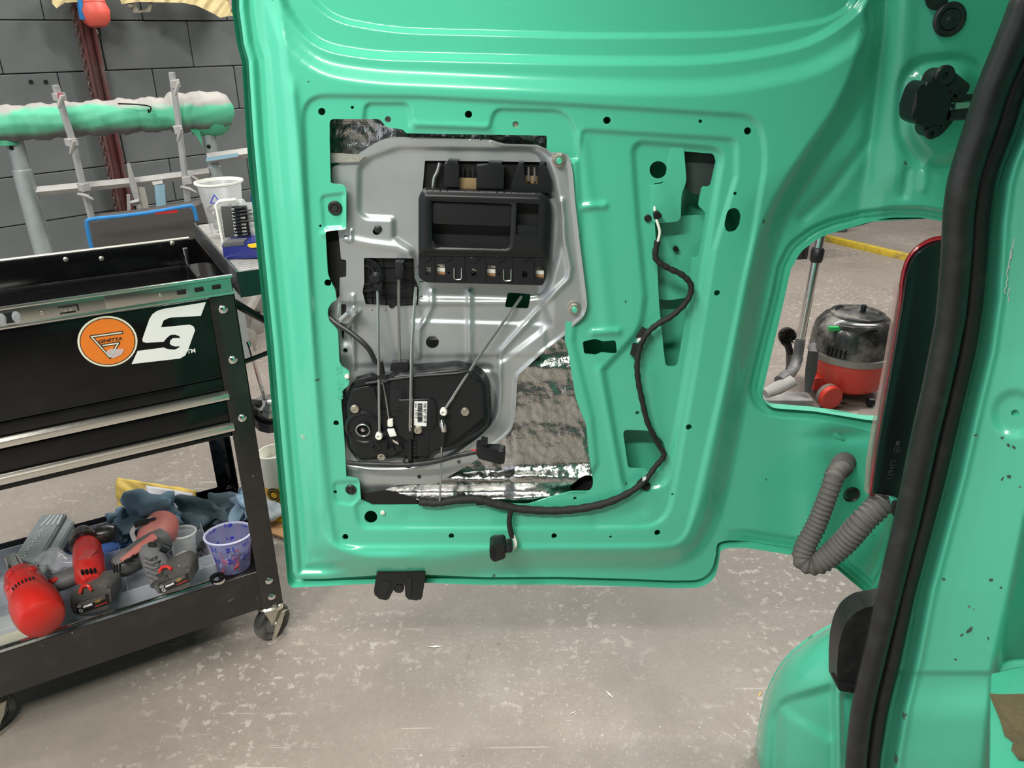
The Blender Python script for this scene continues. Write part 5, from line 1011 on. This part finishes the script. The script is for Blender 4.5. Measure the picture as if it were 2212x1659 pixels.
for k in range(9):
    y = 449+k*7.3; x0 = 505+k*.9; L_ = (24, 38, 46, 0, 58, 0, 0, 0, 0)[k]
    bm = B(); slab(bm, [(x0, y),(x0+27, y-1),(x0+27, y+2.5),(x0, y+3.5)], lidY+.004, .006, .0008); fin('bit_holder', bm, blk, dc)
    if L_: bm = B(); tube(bm, [Y3(x0+12, y, lidY+.002), Y3(x0+L_, y-3, lidY+.002)], .0013+.0002*k, 6); fin('drill_bit', bm, blk2, dc)
    elif k > 2: bm = B(); slab(bm, fil([(x0+12,y-2,1),(x0+22,y-3,1),(x0+22,y+1,1),(x0+12,y+2,1)]), lidY+.001, .004, .0008); fin('bit_shank', bm, chrome, dc)
text('lettering', '0 1 2 3 4 5 6 7 8', Y3(500,450,lidY+.005), Y3(507,510,lidY+.005), (0,-1,0), paper_w, dc, .0003)
tb = thing('round_tub', Z3(565,505,TS), 'round white tub with a dark blue lid ring behind the drill bit case', 'tub')
c = Z3(574,490,TS)+np.array([.01,.08,.055]); bm = B(); lathe(bm, c, (.1,-.9,.3), [(0,-.05),(.056,-.05),(.060,.0),(.052,.003),(0,.004)], 32); fin('tub_body', bm, white, tb)
bm = B(); lathe(bm, c, (.1,-.9,.3), [(.058,-.004),(.064,-.002),(.064,.006),(.058,.008)], 32); fin('lid_ring', bm, bluep, tb)
text('lettering', 'WWW', Y3(540,505,lidY+.03), Y3(566,503,lidY+.03), (0,-1,0), mat('amber_letters', (.8, .55, .05), .5), tb, .0003, .02)
# ------------------------------------------------------------------ background by the wall
def RY(x): return 3.15+.4*x/500.
def RK(x, y, d=0.): return Y3(x, y, RY(x)+d)
rack = thing('panel_stand', Y3(240, 560, 3.3)*np.array([1,1,0]), 'painter\'s panel stand with a green taped padded bar in front of the block wall', 'stand')
# padded bar wrapped in masking paper
L1, L2 = RK(-60,272), RK(455,240); n = 60; bm = B(); pth = [L1+(L2-L1)*i/n for i in range(n+1)]; d = (L2-L1)/np.linalg.norm(L2-L1)
pth += [L2+d*.04, L2+d*.075, L2+d*.095]; rr = [.064+.004*math.sin(i*.9)+.002*math.sin(i*2.3) for i in range(n+1)]; rr = [float(r+(.012 if i > 48 else 0)) for i, r in enumerate(rr)]+[.074, .058, .02]
tube(bm, pth, rr, 40)
P = np.array([v.co for v in bm.verts]); 
for v in bm.verts:
    c = L1+(L2-L1)*np.dot(np.array(v.co)-L1, d)/np.linalg.norm(L2-L1); r = np.array(v.co)-c; a = math.atan2(r[2], r[1]); s = np.dot(np.array(v.co)-L1, d)
    k = 1+.05*abs(math.sin(a*5+s*6+math.sin(s*14)))+.03*abs(math.sin(s*45+a*2)); v.co = V(c+r*k)
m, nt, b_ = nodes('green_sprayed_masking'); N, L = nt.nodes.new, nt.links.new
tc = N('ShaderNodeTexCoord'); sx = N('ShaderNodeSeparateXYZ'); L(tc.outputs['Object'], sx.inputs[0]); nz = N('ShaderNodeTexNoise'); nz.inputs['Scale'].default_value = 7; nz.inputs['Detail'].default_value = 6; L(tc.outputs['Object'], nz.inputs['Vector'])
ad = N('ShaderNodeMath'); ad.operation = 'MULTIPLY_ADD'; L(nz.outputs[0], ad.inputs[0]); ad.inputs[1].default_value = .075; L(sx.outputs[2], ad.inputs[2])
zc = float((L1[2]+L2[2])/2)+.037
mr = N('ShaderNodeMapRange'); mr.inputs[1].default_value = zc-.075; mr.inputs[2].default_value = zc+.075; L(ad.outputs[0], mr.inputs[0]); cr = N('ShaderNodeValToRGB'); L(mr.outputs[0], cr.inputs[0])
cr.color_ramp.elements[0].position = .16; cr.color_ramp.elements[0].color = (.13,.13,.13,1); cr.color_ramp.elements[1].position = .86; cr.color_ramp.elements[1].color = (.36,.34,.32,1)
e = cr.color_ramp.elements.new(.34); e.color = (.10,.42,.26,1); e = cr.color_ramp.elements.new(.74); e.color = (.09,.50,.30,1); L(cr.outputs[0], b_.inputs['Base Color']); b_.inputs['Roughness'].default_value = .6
bp = N('ShaderNodeBump'); bp.inputs['Strength'].default_value = .5; L(nz.outputs[0], bp.inputs['Height']); L(bp.outputs[0], b_.inputs['Normal'])
fin('padded_bar', bm, m, rack, ang=None, label='padded bar wrapped in green sprayed masking paper')
bm = B(); gp = RK(478,252); lathe(bm, gp-np.array([.04,.0,0]), d, [(0,-.10),(.070,-.09),(.082,-.02),(.080,.03),(.055,.062),(0,.07)], 28); fin('wrapped_end', bm, mat('green_masking_paper', (.07, .42, .24), .55, var=.25, vscale=14, bump=.6, bscale=30), rack)
bm = B(); prism(bm, [RK(410,278,-.05), RK(432,282,-.05), RK(438,316,-.05), RK(428,298,-.05)], (0,-1,0), .003); fin('paper_flap', bm, MATS['green_masking_paper'], rack)
bm = B(); tube(bm, spline([RK(255,224,-.1), RK(300,226,-.11), RK(325,231,-.105), RK(322,243,-.105), RK(320,236,-.11)], 6), .003, 6); fin('loose_string', bm, blkgap, rack)
for px_, rad, lab in ((28, .031, None), (452, .027, None)):
    t = RK(px_, 292); bm = B(); bt_ = t.copy(); bt_[2] = 0; tube(bm, [t+np.array([0,0,.03]), t-np.array([0,0,.13]), t-np.array([0,0,.135]), bt_], [rad, rad, rad*1.18, rad*1.18], 20); lg = fin('leg', bm, graypipe, rack)
    bm = B(); lathe(bm, t-np.array([0,rad,.045]), (0,-1,0), [(0,0),(.009,0),(.009,.001),(0,.001)], 14); fin('pin_hole', bm, blkgap, lg)
bm = B(); lathe(bm, RK(14,300), (0,0,1), [(0,-.03),(.05,-.02),(.045,.01),(.03,.03)], 14); fin('tied_paper', bm, MATS['green_masking_paper'], rack)
def bar(name, pts, s, m_, off=0., par=rack, fl=1., seg=4):
    bm = B(); tube(bm, [RK(x, y, off) for x, y in pts], s, seg, flat=fl); return fin(name, bm, m_, par)
bar('crossbar', [(52,416),(300,392),(452,372)], .019, greyalu, -.03); bar('crossbar', [(448,342),(560,327)], .022, greyalu, -.04)
bm = B(); prism(bm, [RK(446,349,-.07), RK(515,338,-.07), RK(514,330,-.07), RK(446,340,-.07)], (0,-1,0), .004); fin('blue_tape', bm, bluetape, rack)
bar('crossbar', [(330,398),(352,394)], .024, greyalu, -.035)
for (pts, tops) in ((((120,184),(133,230),(156,302),(175,385),(198,472)), 0), (((371,156),(377,200),(387,275),(398,370),(406,440)), 1)):
    bar('upright_strip', pts, .014, mat('dusty_aluminium', (.46, .46, .47), .45, metal=.4, var=.2, vscale=15) if 'dusty_aluminium' not in MATS else MATS['dusty_aluminium'], -.11, fl=.7)
    for i, (x, y) in enumerate((pts[0][0]+6+tops*0, pts[0][1]+20) if False else ((pts[0][0]+8, pts[0][1]+24), (pts[2][0]-2, pts[2][1]+4), (pts[3][0]+6, pts[3][1]+18))):
        bar('clamp_collar', [(x-2, y-7),(x+2, y+8)], .024, (redp if False else greyalu), -.115); 
        bar('clamp_paddle', [(x+6, y-2),(x+2, y+14),(x-1, y+26)] if i < 2 else [(x-14, y+16),(x+4, y+20),(x+20, y+28)], [.011,.016,.009], dustgrey if i else greyalu, -.16, fl=.55, seg=10)
bm = B(); prism(bm, [RK(124,200,-.145), RK(136,200,-.145), RK(138,218,-.145), RK(128,219,-.145)], (0,-1,0), .004); fin('red_tape', bm, mat('faded_red_tape', (.42, .12, .14), .6), rack)
bar('blade_strip', [(277,352),(288,400),(304,460)], [.006,.014,.008], greyalu, -.09, fl=.3); bar('small_hook', [(277,420),(279,460)], .008, greyalu, -.1); bar('small_hook', [(280,438),(300,434)], .008, greyalu, -.1)
bar('hanging_card', [(300,405),(306,435),(312,462)], [.022,.024,.022], mat('dusty_card', (.40, .38, .34), .8), -.08, fl=.25)
bm = B(); prism(bm, [RK(334,400,-.08), RK(356,398,-.08), RK(359,448,-.08), RK(339,455,-.08)], (0,-1,0), .002); fin('tape_strip', bm, bluetape, rack, label='strip of pale blue tape')
bm = B(); prism(bm, [RK(396,412,-.08), RK(408,411,-.08), RK(410,442,-.08), RK(400,444,-.08)], (0,-1,0), .002); fin('tape_strip', bm, bluetape, rack)
bar('hook_arm', [(408,378),(425,388),(418,392)], .008, greyalu, -.09, seg=8)
# grey bag with blue piping
bag = thing('folded_bag', RK(300,500,-.3)*np.array([1,1,0]), 'grey fabric bag with blue piping and a red tag standing behind the cart', 'bag')
bg_ = [(189,476),(300,462),(408,444),(419,448),(425,475),(440,560),(205,575)]
bm = B(); p = [RK(x, y, -.3) for x, y in bg_]; prism(bm, [q+np.array([0,.12,0]) for q in p], (0,-1,0), .12, .01); fin('bag_body', bm, bagmat, bag)
bm = B(); tube(bm, spline([RK(x, y, -.425) for x, y in ((203,560),(192,510),(188,484),(196,474),(260,467),(330,458),(405,445),(416,447),(422,462),(425,476))], 5), .0075, 8); fin('piping', bm, bluest, bag, label='bright blue piping')
bm = B(); prism(bm, [RK(334,460,-.43), RK(383,453,-.43), RK(384,459,-.43), RK(338,463,-.43)], (0,-1,0), .003); fin('red_tag', bm, redp, bag)
# steel channel post with chain on the wall
def WW(x, y, off=.0): return PP(float(x), float(y), WP(0, -off, 0), w2)
post = thing('wall_post', WP(.62, -.05, 0), 'maroon steel channel post fixed upright to the block wall', 'post')
tp, bp_ = WW(166,-40,.06), WW(276,520,.06)
x0 = WW(178,60,.06); uu = float(np.dot(x0-W0z, w1))
for du, w_, dd, m_ in ((-.012,.014,.05,maroon),(.018,.045,.022,maroon),(.052,.014,.05,maroon)): bm = B(); box(bm, (uu+du, -.025-dd/2, 1.35), (w_, dd, 2.6), MWt, .002); fin('channel_web' if w_ > .02 else 'channel_flange', bm, m_, post)
ch = thing('steel_chain', WW(172,70,.1), 'rusty steel chain hanging down beside the maroon post', 'chain')
cm_ = mat('rusty_chain', (.12, .09, .08), .6, metal=.5, dirt=(.2, .19, .18), dscale=8); lk0 = None
for k in range(44):
    z = 1.62-k*.026
    if 1.05 < z < 1.12: continue
    if lk0 is None:
        bm = B(); tube(bm, [(math.cos(a)*.010, 0, math.sin(a)*.017) for a in np.linspace(0, 2*math.pi, 11)], .0032, 6, caps=False); lk0 = fin('chain_link', bm, cm_, ch, ang=None); o = lk0
    else: o = lk0.copy(); COL.objects.link(o); o.parent = ch
    o.matrix_parent_inverse = Matrix.Translation(V(ch.location)).inverted(); o.matrix_basis = Matrix.Translation(V(WP(uu-.032, -.07, z))) @ Matrix.Rotation(k*1.57+.6, 4, 'Z')
bk = thing('wall_bracket', WW(205,70,.03), 'small black steel bracket plate bolted to the wall below the coral cup', 'bracket')
bm = B(); p = [WW(x, y, .03) for x, y in ((192,44),(213,46),(218,86),(197,88))]; prism(bm, p, -w2, .012, .001); fin('plate', bm, blk2, bk); bm = B(); lathe(bm, WW(207,69,.042), -w2, [(0,0),(.012,0),(.012,.004),(.006,.006),(0,.010)], 8); fin('bolt', bm, zinc, bk)
cc_ = thing('coral_cup', WW(200,18,.16), 'coral red plastic cup hanging with a blue strap at the top of the post', 'cup')
c = WW(200,10,.16); bm = B(); lathe(bm, c, (.1,-.1,-1), [(0,-.10),(.052,-.09),(.060,-.012),(.062,-.008),(.060,-.004),(.072,.03),(.064,.07),(.038,.096),(0,.10)], 10); fin('cup_shell', bm, coral, cc_)
bm = B(); p = [WW(x, y, .17) for x, y in ((162,-10),(174,-10),(178,24),(182,44),(172,42))]; prism(bm, p, -w2, .02, .002); fin('strap', bm, bluest, cc_)
# masking paper hanging over the top
mp = thing('masking_paper', WW(380,0,.2), 'torn tan masking paper draped along the top of the wall', 'masking paper')
for nm, pts, m_, o_ in (('paper_sheet', [(250,-40),(520,-40),(516,42),(500,34),(475,38),(462,30),(425,12),(395,6),(300,4),(262,9)], kraft, .18), ('shaded_torn_strip', [(270,4),(290,2),(300,24),(318,18),(322,2),(330,2),(325,26),(290,28)], mat('dirty_paper_shadow', (.10, .09, .06), .8), .17), ('pink_edge', [(486,-30),(516,-30),(512,34),(500,20)], mat('dusty_pink_paper', (.30, .18, .19), .8, var=.4), .19), ('paper_edge', [(108,-20),(170,-20),(168,4),(140,6),(122,18),(113,8)], kraft, .17)):  # torn strip: shade under the paper is put into its dirty dark colour
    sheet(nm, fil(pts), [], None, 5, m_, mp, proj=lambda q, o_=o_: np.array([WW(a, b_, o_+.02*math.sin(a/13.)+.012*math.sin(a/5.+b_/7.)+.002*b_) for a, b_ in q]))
# little dark bracket holes in a block
for x, y in ((67,177),(99,177)): bm = B(); lathe(bm, WW(x, y, .022), -w2, [(0,0),(.010,0),(.010,.0015),(0,.0015)], 12); o = fin('drill_hole', bm, blkgap, wl)
# ------------------------------------------------------------------ between the cart leg and the door
wm2 = mat('pale_dusty_foam', (.30, .28, .25), .8, var=.3, vscale=20)
dy = thing('trolley_dolly', Z3(545,760,0), 'dusty grey three wheeled dolly on the floor behind the side shelf', 'dolly')
for x, y, r in ((536,760,.062),(556,720,.055),(566,672,.06)):
    c = Z3(x, y, 0)+np.array([0,0,r]); bm = B(); lathe(bm, c, (1,-.5,0), [(0,-.02),(r*.5,-.02),(r,-.014),(r,.014),(r*.5,.02),(0,.02)], 20); fin('wheel', bm, wm2, dy)
bm = B(); a = Z3(540,745,0); b_ = Z3(575,670,0); tube(bm, [a+np.array([0,0,.16]), b_+np.array([0,0,.16])], .03, 8); fin('deck', bm, wm2, dy)
cl = thing('steel_rod_clamp', Y3(580,880,1.9), 'black ribbed flange clamp with a bright steel rod hanging behind the cart leg', 'clamp')
bm = B(); tube(bm, spline([Y3(536,738,1.85), Y3(541,752,1.85), Y3(556,805,1.87), Y3(573,862,1.9)], 5), .0055, 10); fin('steel_rod', bm, chrome, cl)
bm = B(); lathe(bm, Y3(583,893,1.92), (.25,-.1,.95), [(0,-.04),(.040,-.04),(.044,-.02),(.050,-.016),(.050,-.004),(.038,.0),(.036,.022),(.046,.026),(.046,.034),(.0,.036)], 10); fin('flange_body', bm, dustblk, cl)
bm = B(); lathe(bm, Y3(583,878,1.87), (.25,-.3,.9), [(0,-.03),(.020,-.03),(.020,-.012),(.014,-.010),(.014,.012),(.010,.016),(0,.018)], 6); fin('hex_coupling', bm, steel, cl)
bm = B(); box(bm, Y3(556,880,1.9), (.03,.01,.05), None, .004); fin('side_lug', bm, dustblk, cl)
bm = B(); tube(bm, [Y3(595,925,1.93), Y3(608,990,1.96)], .007, 8); fin('steel_rod', bm, steel, cl)
cbx = thing('cardboard_piece', Z3(610,1130,0), 'piece of brown cardboard on the floor between the cart and the door', 'cardboard')
bm = B(); prism(bm, [Z3(x, y, .004) for x, y in ((560,1110),(680,1095),(690,1158),(628,1170),(570,1150))], (0,0,1), .008, .001); fin('cardboard_sheet', bm, cardb, cbx)
tub = thing('sealant_tube', Z3(612,1108,.013), 'yellow and white sealant tube with a round black emblem on the cardboard', 'tube')
c = Z3(618,1108,.013); bm = B(); lathe(bm, c, (-.06,0,1), [(0,0),(.052,0),(.052,.130)], 32); fin('yellow_band', bm, mat('yellow_label', (.75, .42, .01), .4), tub, label='yellow lower label')
bm = B(); lathe(bm, c, (-.06,0,1), [(.0522,.128),(.052,.235),(.050,.240),(.046,.240),(.046,.20),(0,.20)], 32); fin('white_upper', bm, white, tub)
ev_ = c+np.array([-.012,-.0515,.105]); bm = B(); lathe(bm, ev_, (-.22,-1,0), [(0,0),(.026,0),(.026,.0012),(0,.0012)], 24, .9); em = fin('round_emblem', bm, ink, tub)
bm = B(); lathe(bm, ev_+np.array([-.0003,-.0014,0]), (-.22,-1,0), [(.019,0),(.021,0),(.021,.0006),(.019,.0006)], 24, .9); lathe(bm, ev_+np.array([0,-.0014,0]), (-.22,-1,0), [(0,0),(.009,0),(.012,.0005),(0,.0005)], 7); fin('emblem_ring', bm, MATS['yellow_label'], em, kind='stuff')
bm = B()
for k in range(6): box(bm, c+np.array([-.006,-.0525,.072-k*.011]), (.06,.0008,.0028))
fin('label_print', bm, mat('brown_print', (.3, .15, .02), .5), tub, kind='stuff')
o = blob('crumpled_tissue', Z3(600,1095,.05), .06, .05, .05, mat('pale_tissue', (.55, .60, .66), .8, bump=.4, bscale=100), None, .7, 10, 44); tag(o, 'pale crumpled tissue beside the sealant tube', 'tissue')
# ------------------------------------------------------------------ vacuum cleaner seen through the lamp cut-out
hc = Z3(1820, 842, 0); vac = thing('vacuum_cleaner', hc, 'dusty red and black tub vacuum cleaner on the floor', 'vacuum cleaner')
bm = B(); lathe(bm, hc, (0,0,1), [(0,.035),(.13,.035),(.158,.055),(.168,.10),(.172,.165),(.174,.178)], 44); fin('tub', bm, redhenry, vac)
bm = B(); lathe(bm, hc, (0,0,1), [(.174,.178),(.179,.180),(.180,.208),(.175,.210)], 44); fin('grey_band', bm, mat('grey_band', (.25, .24, .22), .5, dirt=(.4, .38, .34), dscale=9), vac, label='grey band')
bm = B(); lathe(bm, hc, (0,0,1), [(.175,.210),(.174,.27),(.165,.315),(.138,.350),(.115,.362),(.112,.372),(.095,.374),(.092,.366),(.06,.372),(0,.376)], 44); hd = fin('motor_head', bm, dustblk, vac, label='dusty black motor head')
bm = B(); lathe(bm, hc+np.array([.02,0,.372]), (0,0,1), [(0,0),(.011,0),(.012,.028),(.010,.034),(0,.034)], 14); fin('knob', bm, blk, vac)
bm = B(); tube(bm, spline([hc+np.array([-.12,-.11,.355]), hc+np.array([-.05,-.155,.36]), hc+np.array([.04,-.15,.36])], 6), .014, 10, flat=.5); fin('carry_handle', bm, dustblk, hd)
bm = B(); box(bm, hc+np.array([-.135,-.10,.335]), (.05,.02,.02), None, .005); fin('switch', bm, mat('green_switch', (.03, .45, .12), .4), hd)
for k in range(5): a = math.radians(215+k*6); dd = np.array([math.cos(a), math.sin(a), 0]); bm = B(); box(bm, hc+dd*.176+np.array([0,0,.235]), (.006,.006,.035)); fin('vent_slot', bm, blkgap, hd)
for (x, y, r) in ((1790,856,.052),): 
    c = Z3(x, y, .055); wd_ = np.array([.25,-.96,.0]); bm = B(); lathe(bm, c-wd_*.02, wd_, [(0,0),(.050,0),(.054,.006),(.054,.018),(.050,.022)], 30); w = fin('wheel', bm, MATS['grey_band'], vac); bm = B(); lathe(bm, c+wd_*.002, wd_, [(.053,0),(.052,.022),(.047,.026),(0,.026)], 30); fin('wheel_cap', bm, redhenry, w)
bm = B(); box(bm, hc+np.array([-.12,-.04,.07]), (.12,.12,.07), None, .02); fin('wheel_housing', bm, redhenry, vac)
bm = B(); lathe(bm, Z3(1880,868,.02), (1,0,0), [(0,-.012),(.02,-.012),(.02,.012),(0,.012)], 14); fin('castor', bm, blk, vac)
bm = B(); tube(bm, [Z3(1757,742,.26), Z3(1757,760,.24), Z3(1752,800,.16), Z3(1744,848,.07)], [.012,.022,.024,.012], 12, flat=.5); fin('tool_clip', bm, mat('dark_grey_plastic', (.07, .07, .075), .5), vac)
wand = thing('vacuum_wand', Z3(1700, 860, 0), 'chrome vacuum wand with dusty floor head standing beside the tub', 'vacuum wand')
g0 = Z3(1672,858,.03); tw = Y3(1727,742,3.0); tt = Y3(1779,480,3.05); 
bm = B(); tube(bm, [tw, tt], .0185, 18); fin('chrome_tube', bm, chrome, wand)
u_ = (tt-tw)/np.linalg.norm(tt-tw); pm_ = tw+u_*np.linalg.norm(tt-tw)*.74; bm = B(); tube(bm, [pm_-u_*.03, pm_-u_*.02, pm_+u_*.02, pm_+u_*.03], [.020,.026,.026,.020], 18); fin('collar', bm, blk, wand)
bm = B(); tube(bm, spline([tw+u_*.02, Y3(1722,775,2.98), Y3(1712,800,2.93), Y3(1700,812,2.88), Y3(1685,825,2.85)], 5), [.021]*5+[.023]*5+[.022]*5+[.026]*5+[.028], 16); fin('elbow', bm, mat('elbow_grey', (.10, .10, .105), .5, dirt=(.4, .39, .37), dscale=8, damt=.9), wand)
bm = B(); tube(bm, [Y3(1712,822,2.84), Y3(1680,838,2.82), Y3(1652,850,2.80)], [.030,.034,.026], 14, flat=.7); fin('head_neck', bm, dustgrey, wand)
hh = Z3(1690,868,.02); bm = B(); box(bm, hh+np.array([0,0,.012]), (.24,.09,.035), Matrix.Identity(4), .012); fin('floor_head', bm, dustgrey, wand)
br = thing('round_brush', Y3(1699,726,3.1), 'round dusting brush head with dark bristles leaning beside the chrome wand', 'brush')
bm = B(); bc = Y3(1700,725,3.1); r_ = random.Random(5)
for k in range(260):
    a = r_.uniform(0, 6.28); r = .034*math.sqrt(r_.uniform(.05, 1)); o_ = np.array([r*math.cos(a), -.0, r*math.sin(a)]); p = bc+o_; q = p+np.array([o_[0]*.25, -.03, o_[2]*.25]); tube(bm, [p, q], [.0016, .0009], 3, caps=False)
bs = fin('bristles', bm, mat('bristle', (.03, .022, .018), .8), br, kind='stuff')
bm = B(); lathe(bm, bc, (0,1,-.1), [(.0,-.004),(.034,-.006),(.036,.01),(.022,.03),(.018,.05),(0,.05)], 20); fin('brush_ring', bm, blk2, br); bm = B(); tube(bm, [bc+np.array([0,.03,0]), Y3(1706,760,3.12), Z3(1704,800,0)*np.array([1,1,1])+np.array([0,0,.02]), Z3(1704,800,0)], .016, 12); fin('brush_neck', bm, blk, br)
# grey cabinet base and dark post at the far edge
fc = thing('steel_cabinet', Z3(1715,566,0), 'corner of a grey steel cabinet beyond the vacuum wand', 'cabinet')
c = Z3(1735,560,0); bm = B(); box(bm, c+np.array([-.35,.25,.35]), (.66,.5,.7), None, .004); fin('cabinet_case', bm, mat('grey_cabinet', (.16, .155, .15), .5, var=.15), fc); bm = B(); box(bm, c+np.array([-.35,.25,.04]), (.68,.52,.07)); fin('plinth', bm, blk2, fc)
bm = B(); box(bm, c+np.array([.012,.02,.35]), (.03,.05,.7), None, .004); fin('rubber_edge', bm, blk2, fc)
fb = thing('floor_box', Z3(1800,501,0), 'small dark grey box on the raised floor far behind the vacuum', 'box')
c = Z3(1802,503,.03); bm = B(); box(bm, c+np.array([0,.1,.07]), (.20,.2,.14), None, .004); fin('box_case', bm, mat('dark_box', (.07, .07, .072), .5), fb); bm = B(); box(bm, c+np.array([0,.1,.145]), (.205,.205,.012), None, .002); fin('box_lid', bm, MATS['dark_box'], fb)
# flakes lying on the floor
for i, (x, y, L_, a, m_, lb) in enumerate(((940,1397,.020,5,white,'thin white sliver on the floor below the door catch'), (1316,1500,.014,-55,white,'small white sliver lying diagonally on the open floor'), (1641,1500,.010,60,yelp,'tiny yellow flake on the floor beside the bumper corner'), (1238,1540,.008,30,white,'tiny white crumb on the floor under the middle of the door'))):
    c = Z3(x, y, .0008); t = math.radians(a); d = np.array([math.cos(t), math.sin(t), 0]); n_ = np.array([-d[1], d[0], 0]); bm = B(); prism(bm, [c-d*L_, c+n_*L_*.16, c+d*L_, c-n_*L_*.16], (0,0,1), .0012); tag(fin('paint_flake', bm, m_), lb, 'flake')
for o in bpy.data.objects:
    if '_w' in o: del o['_w']
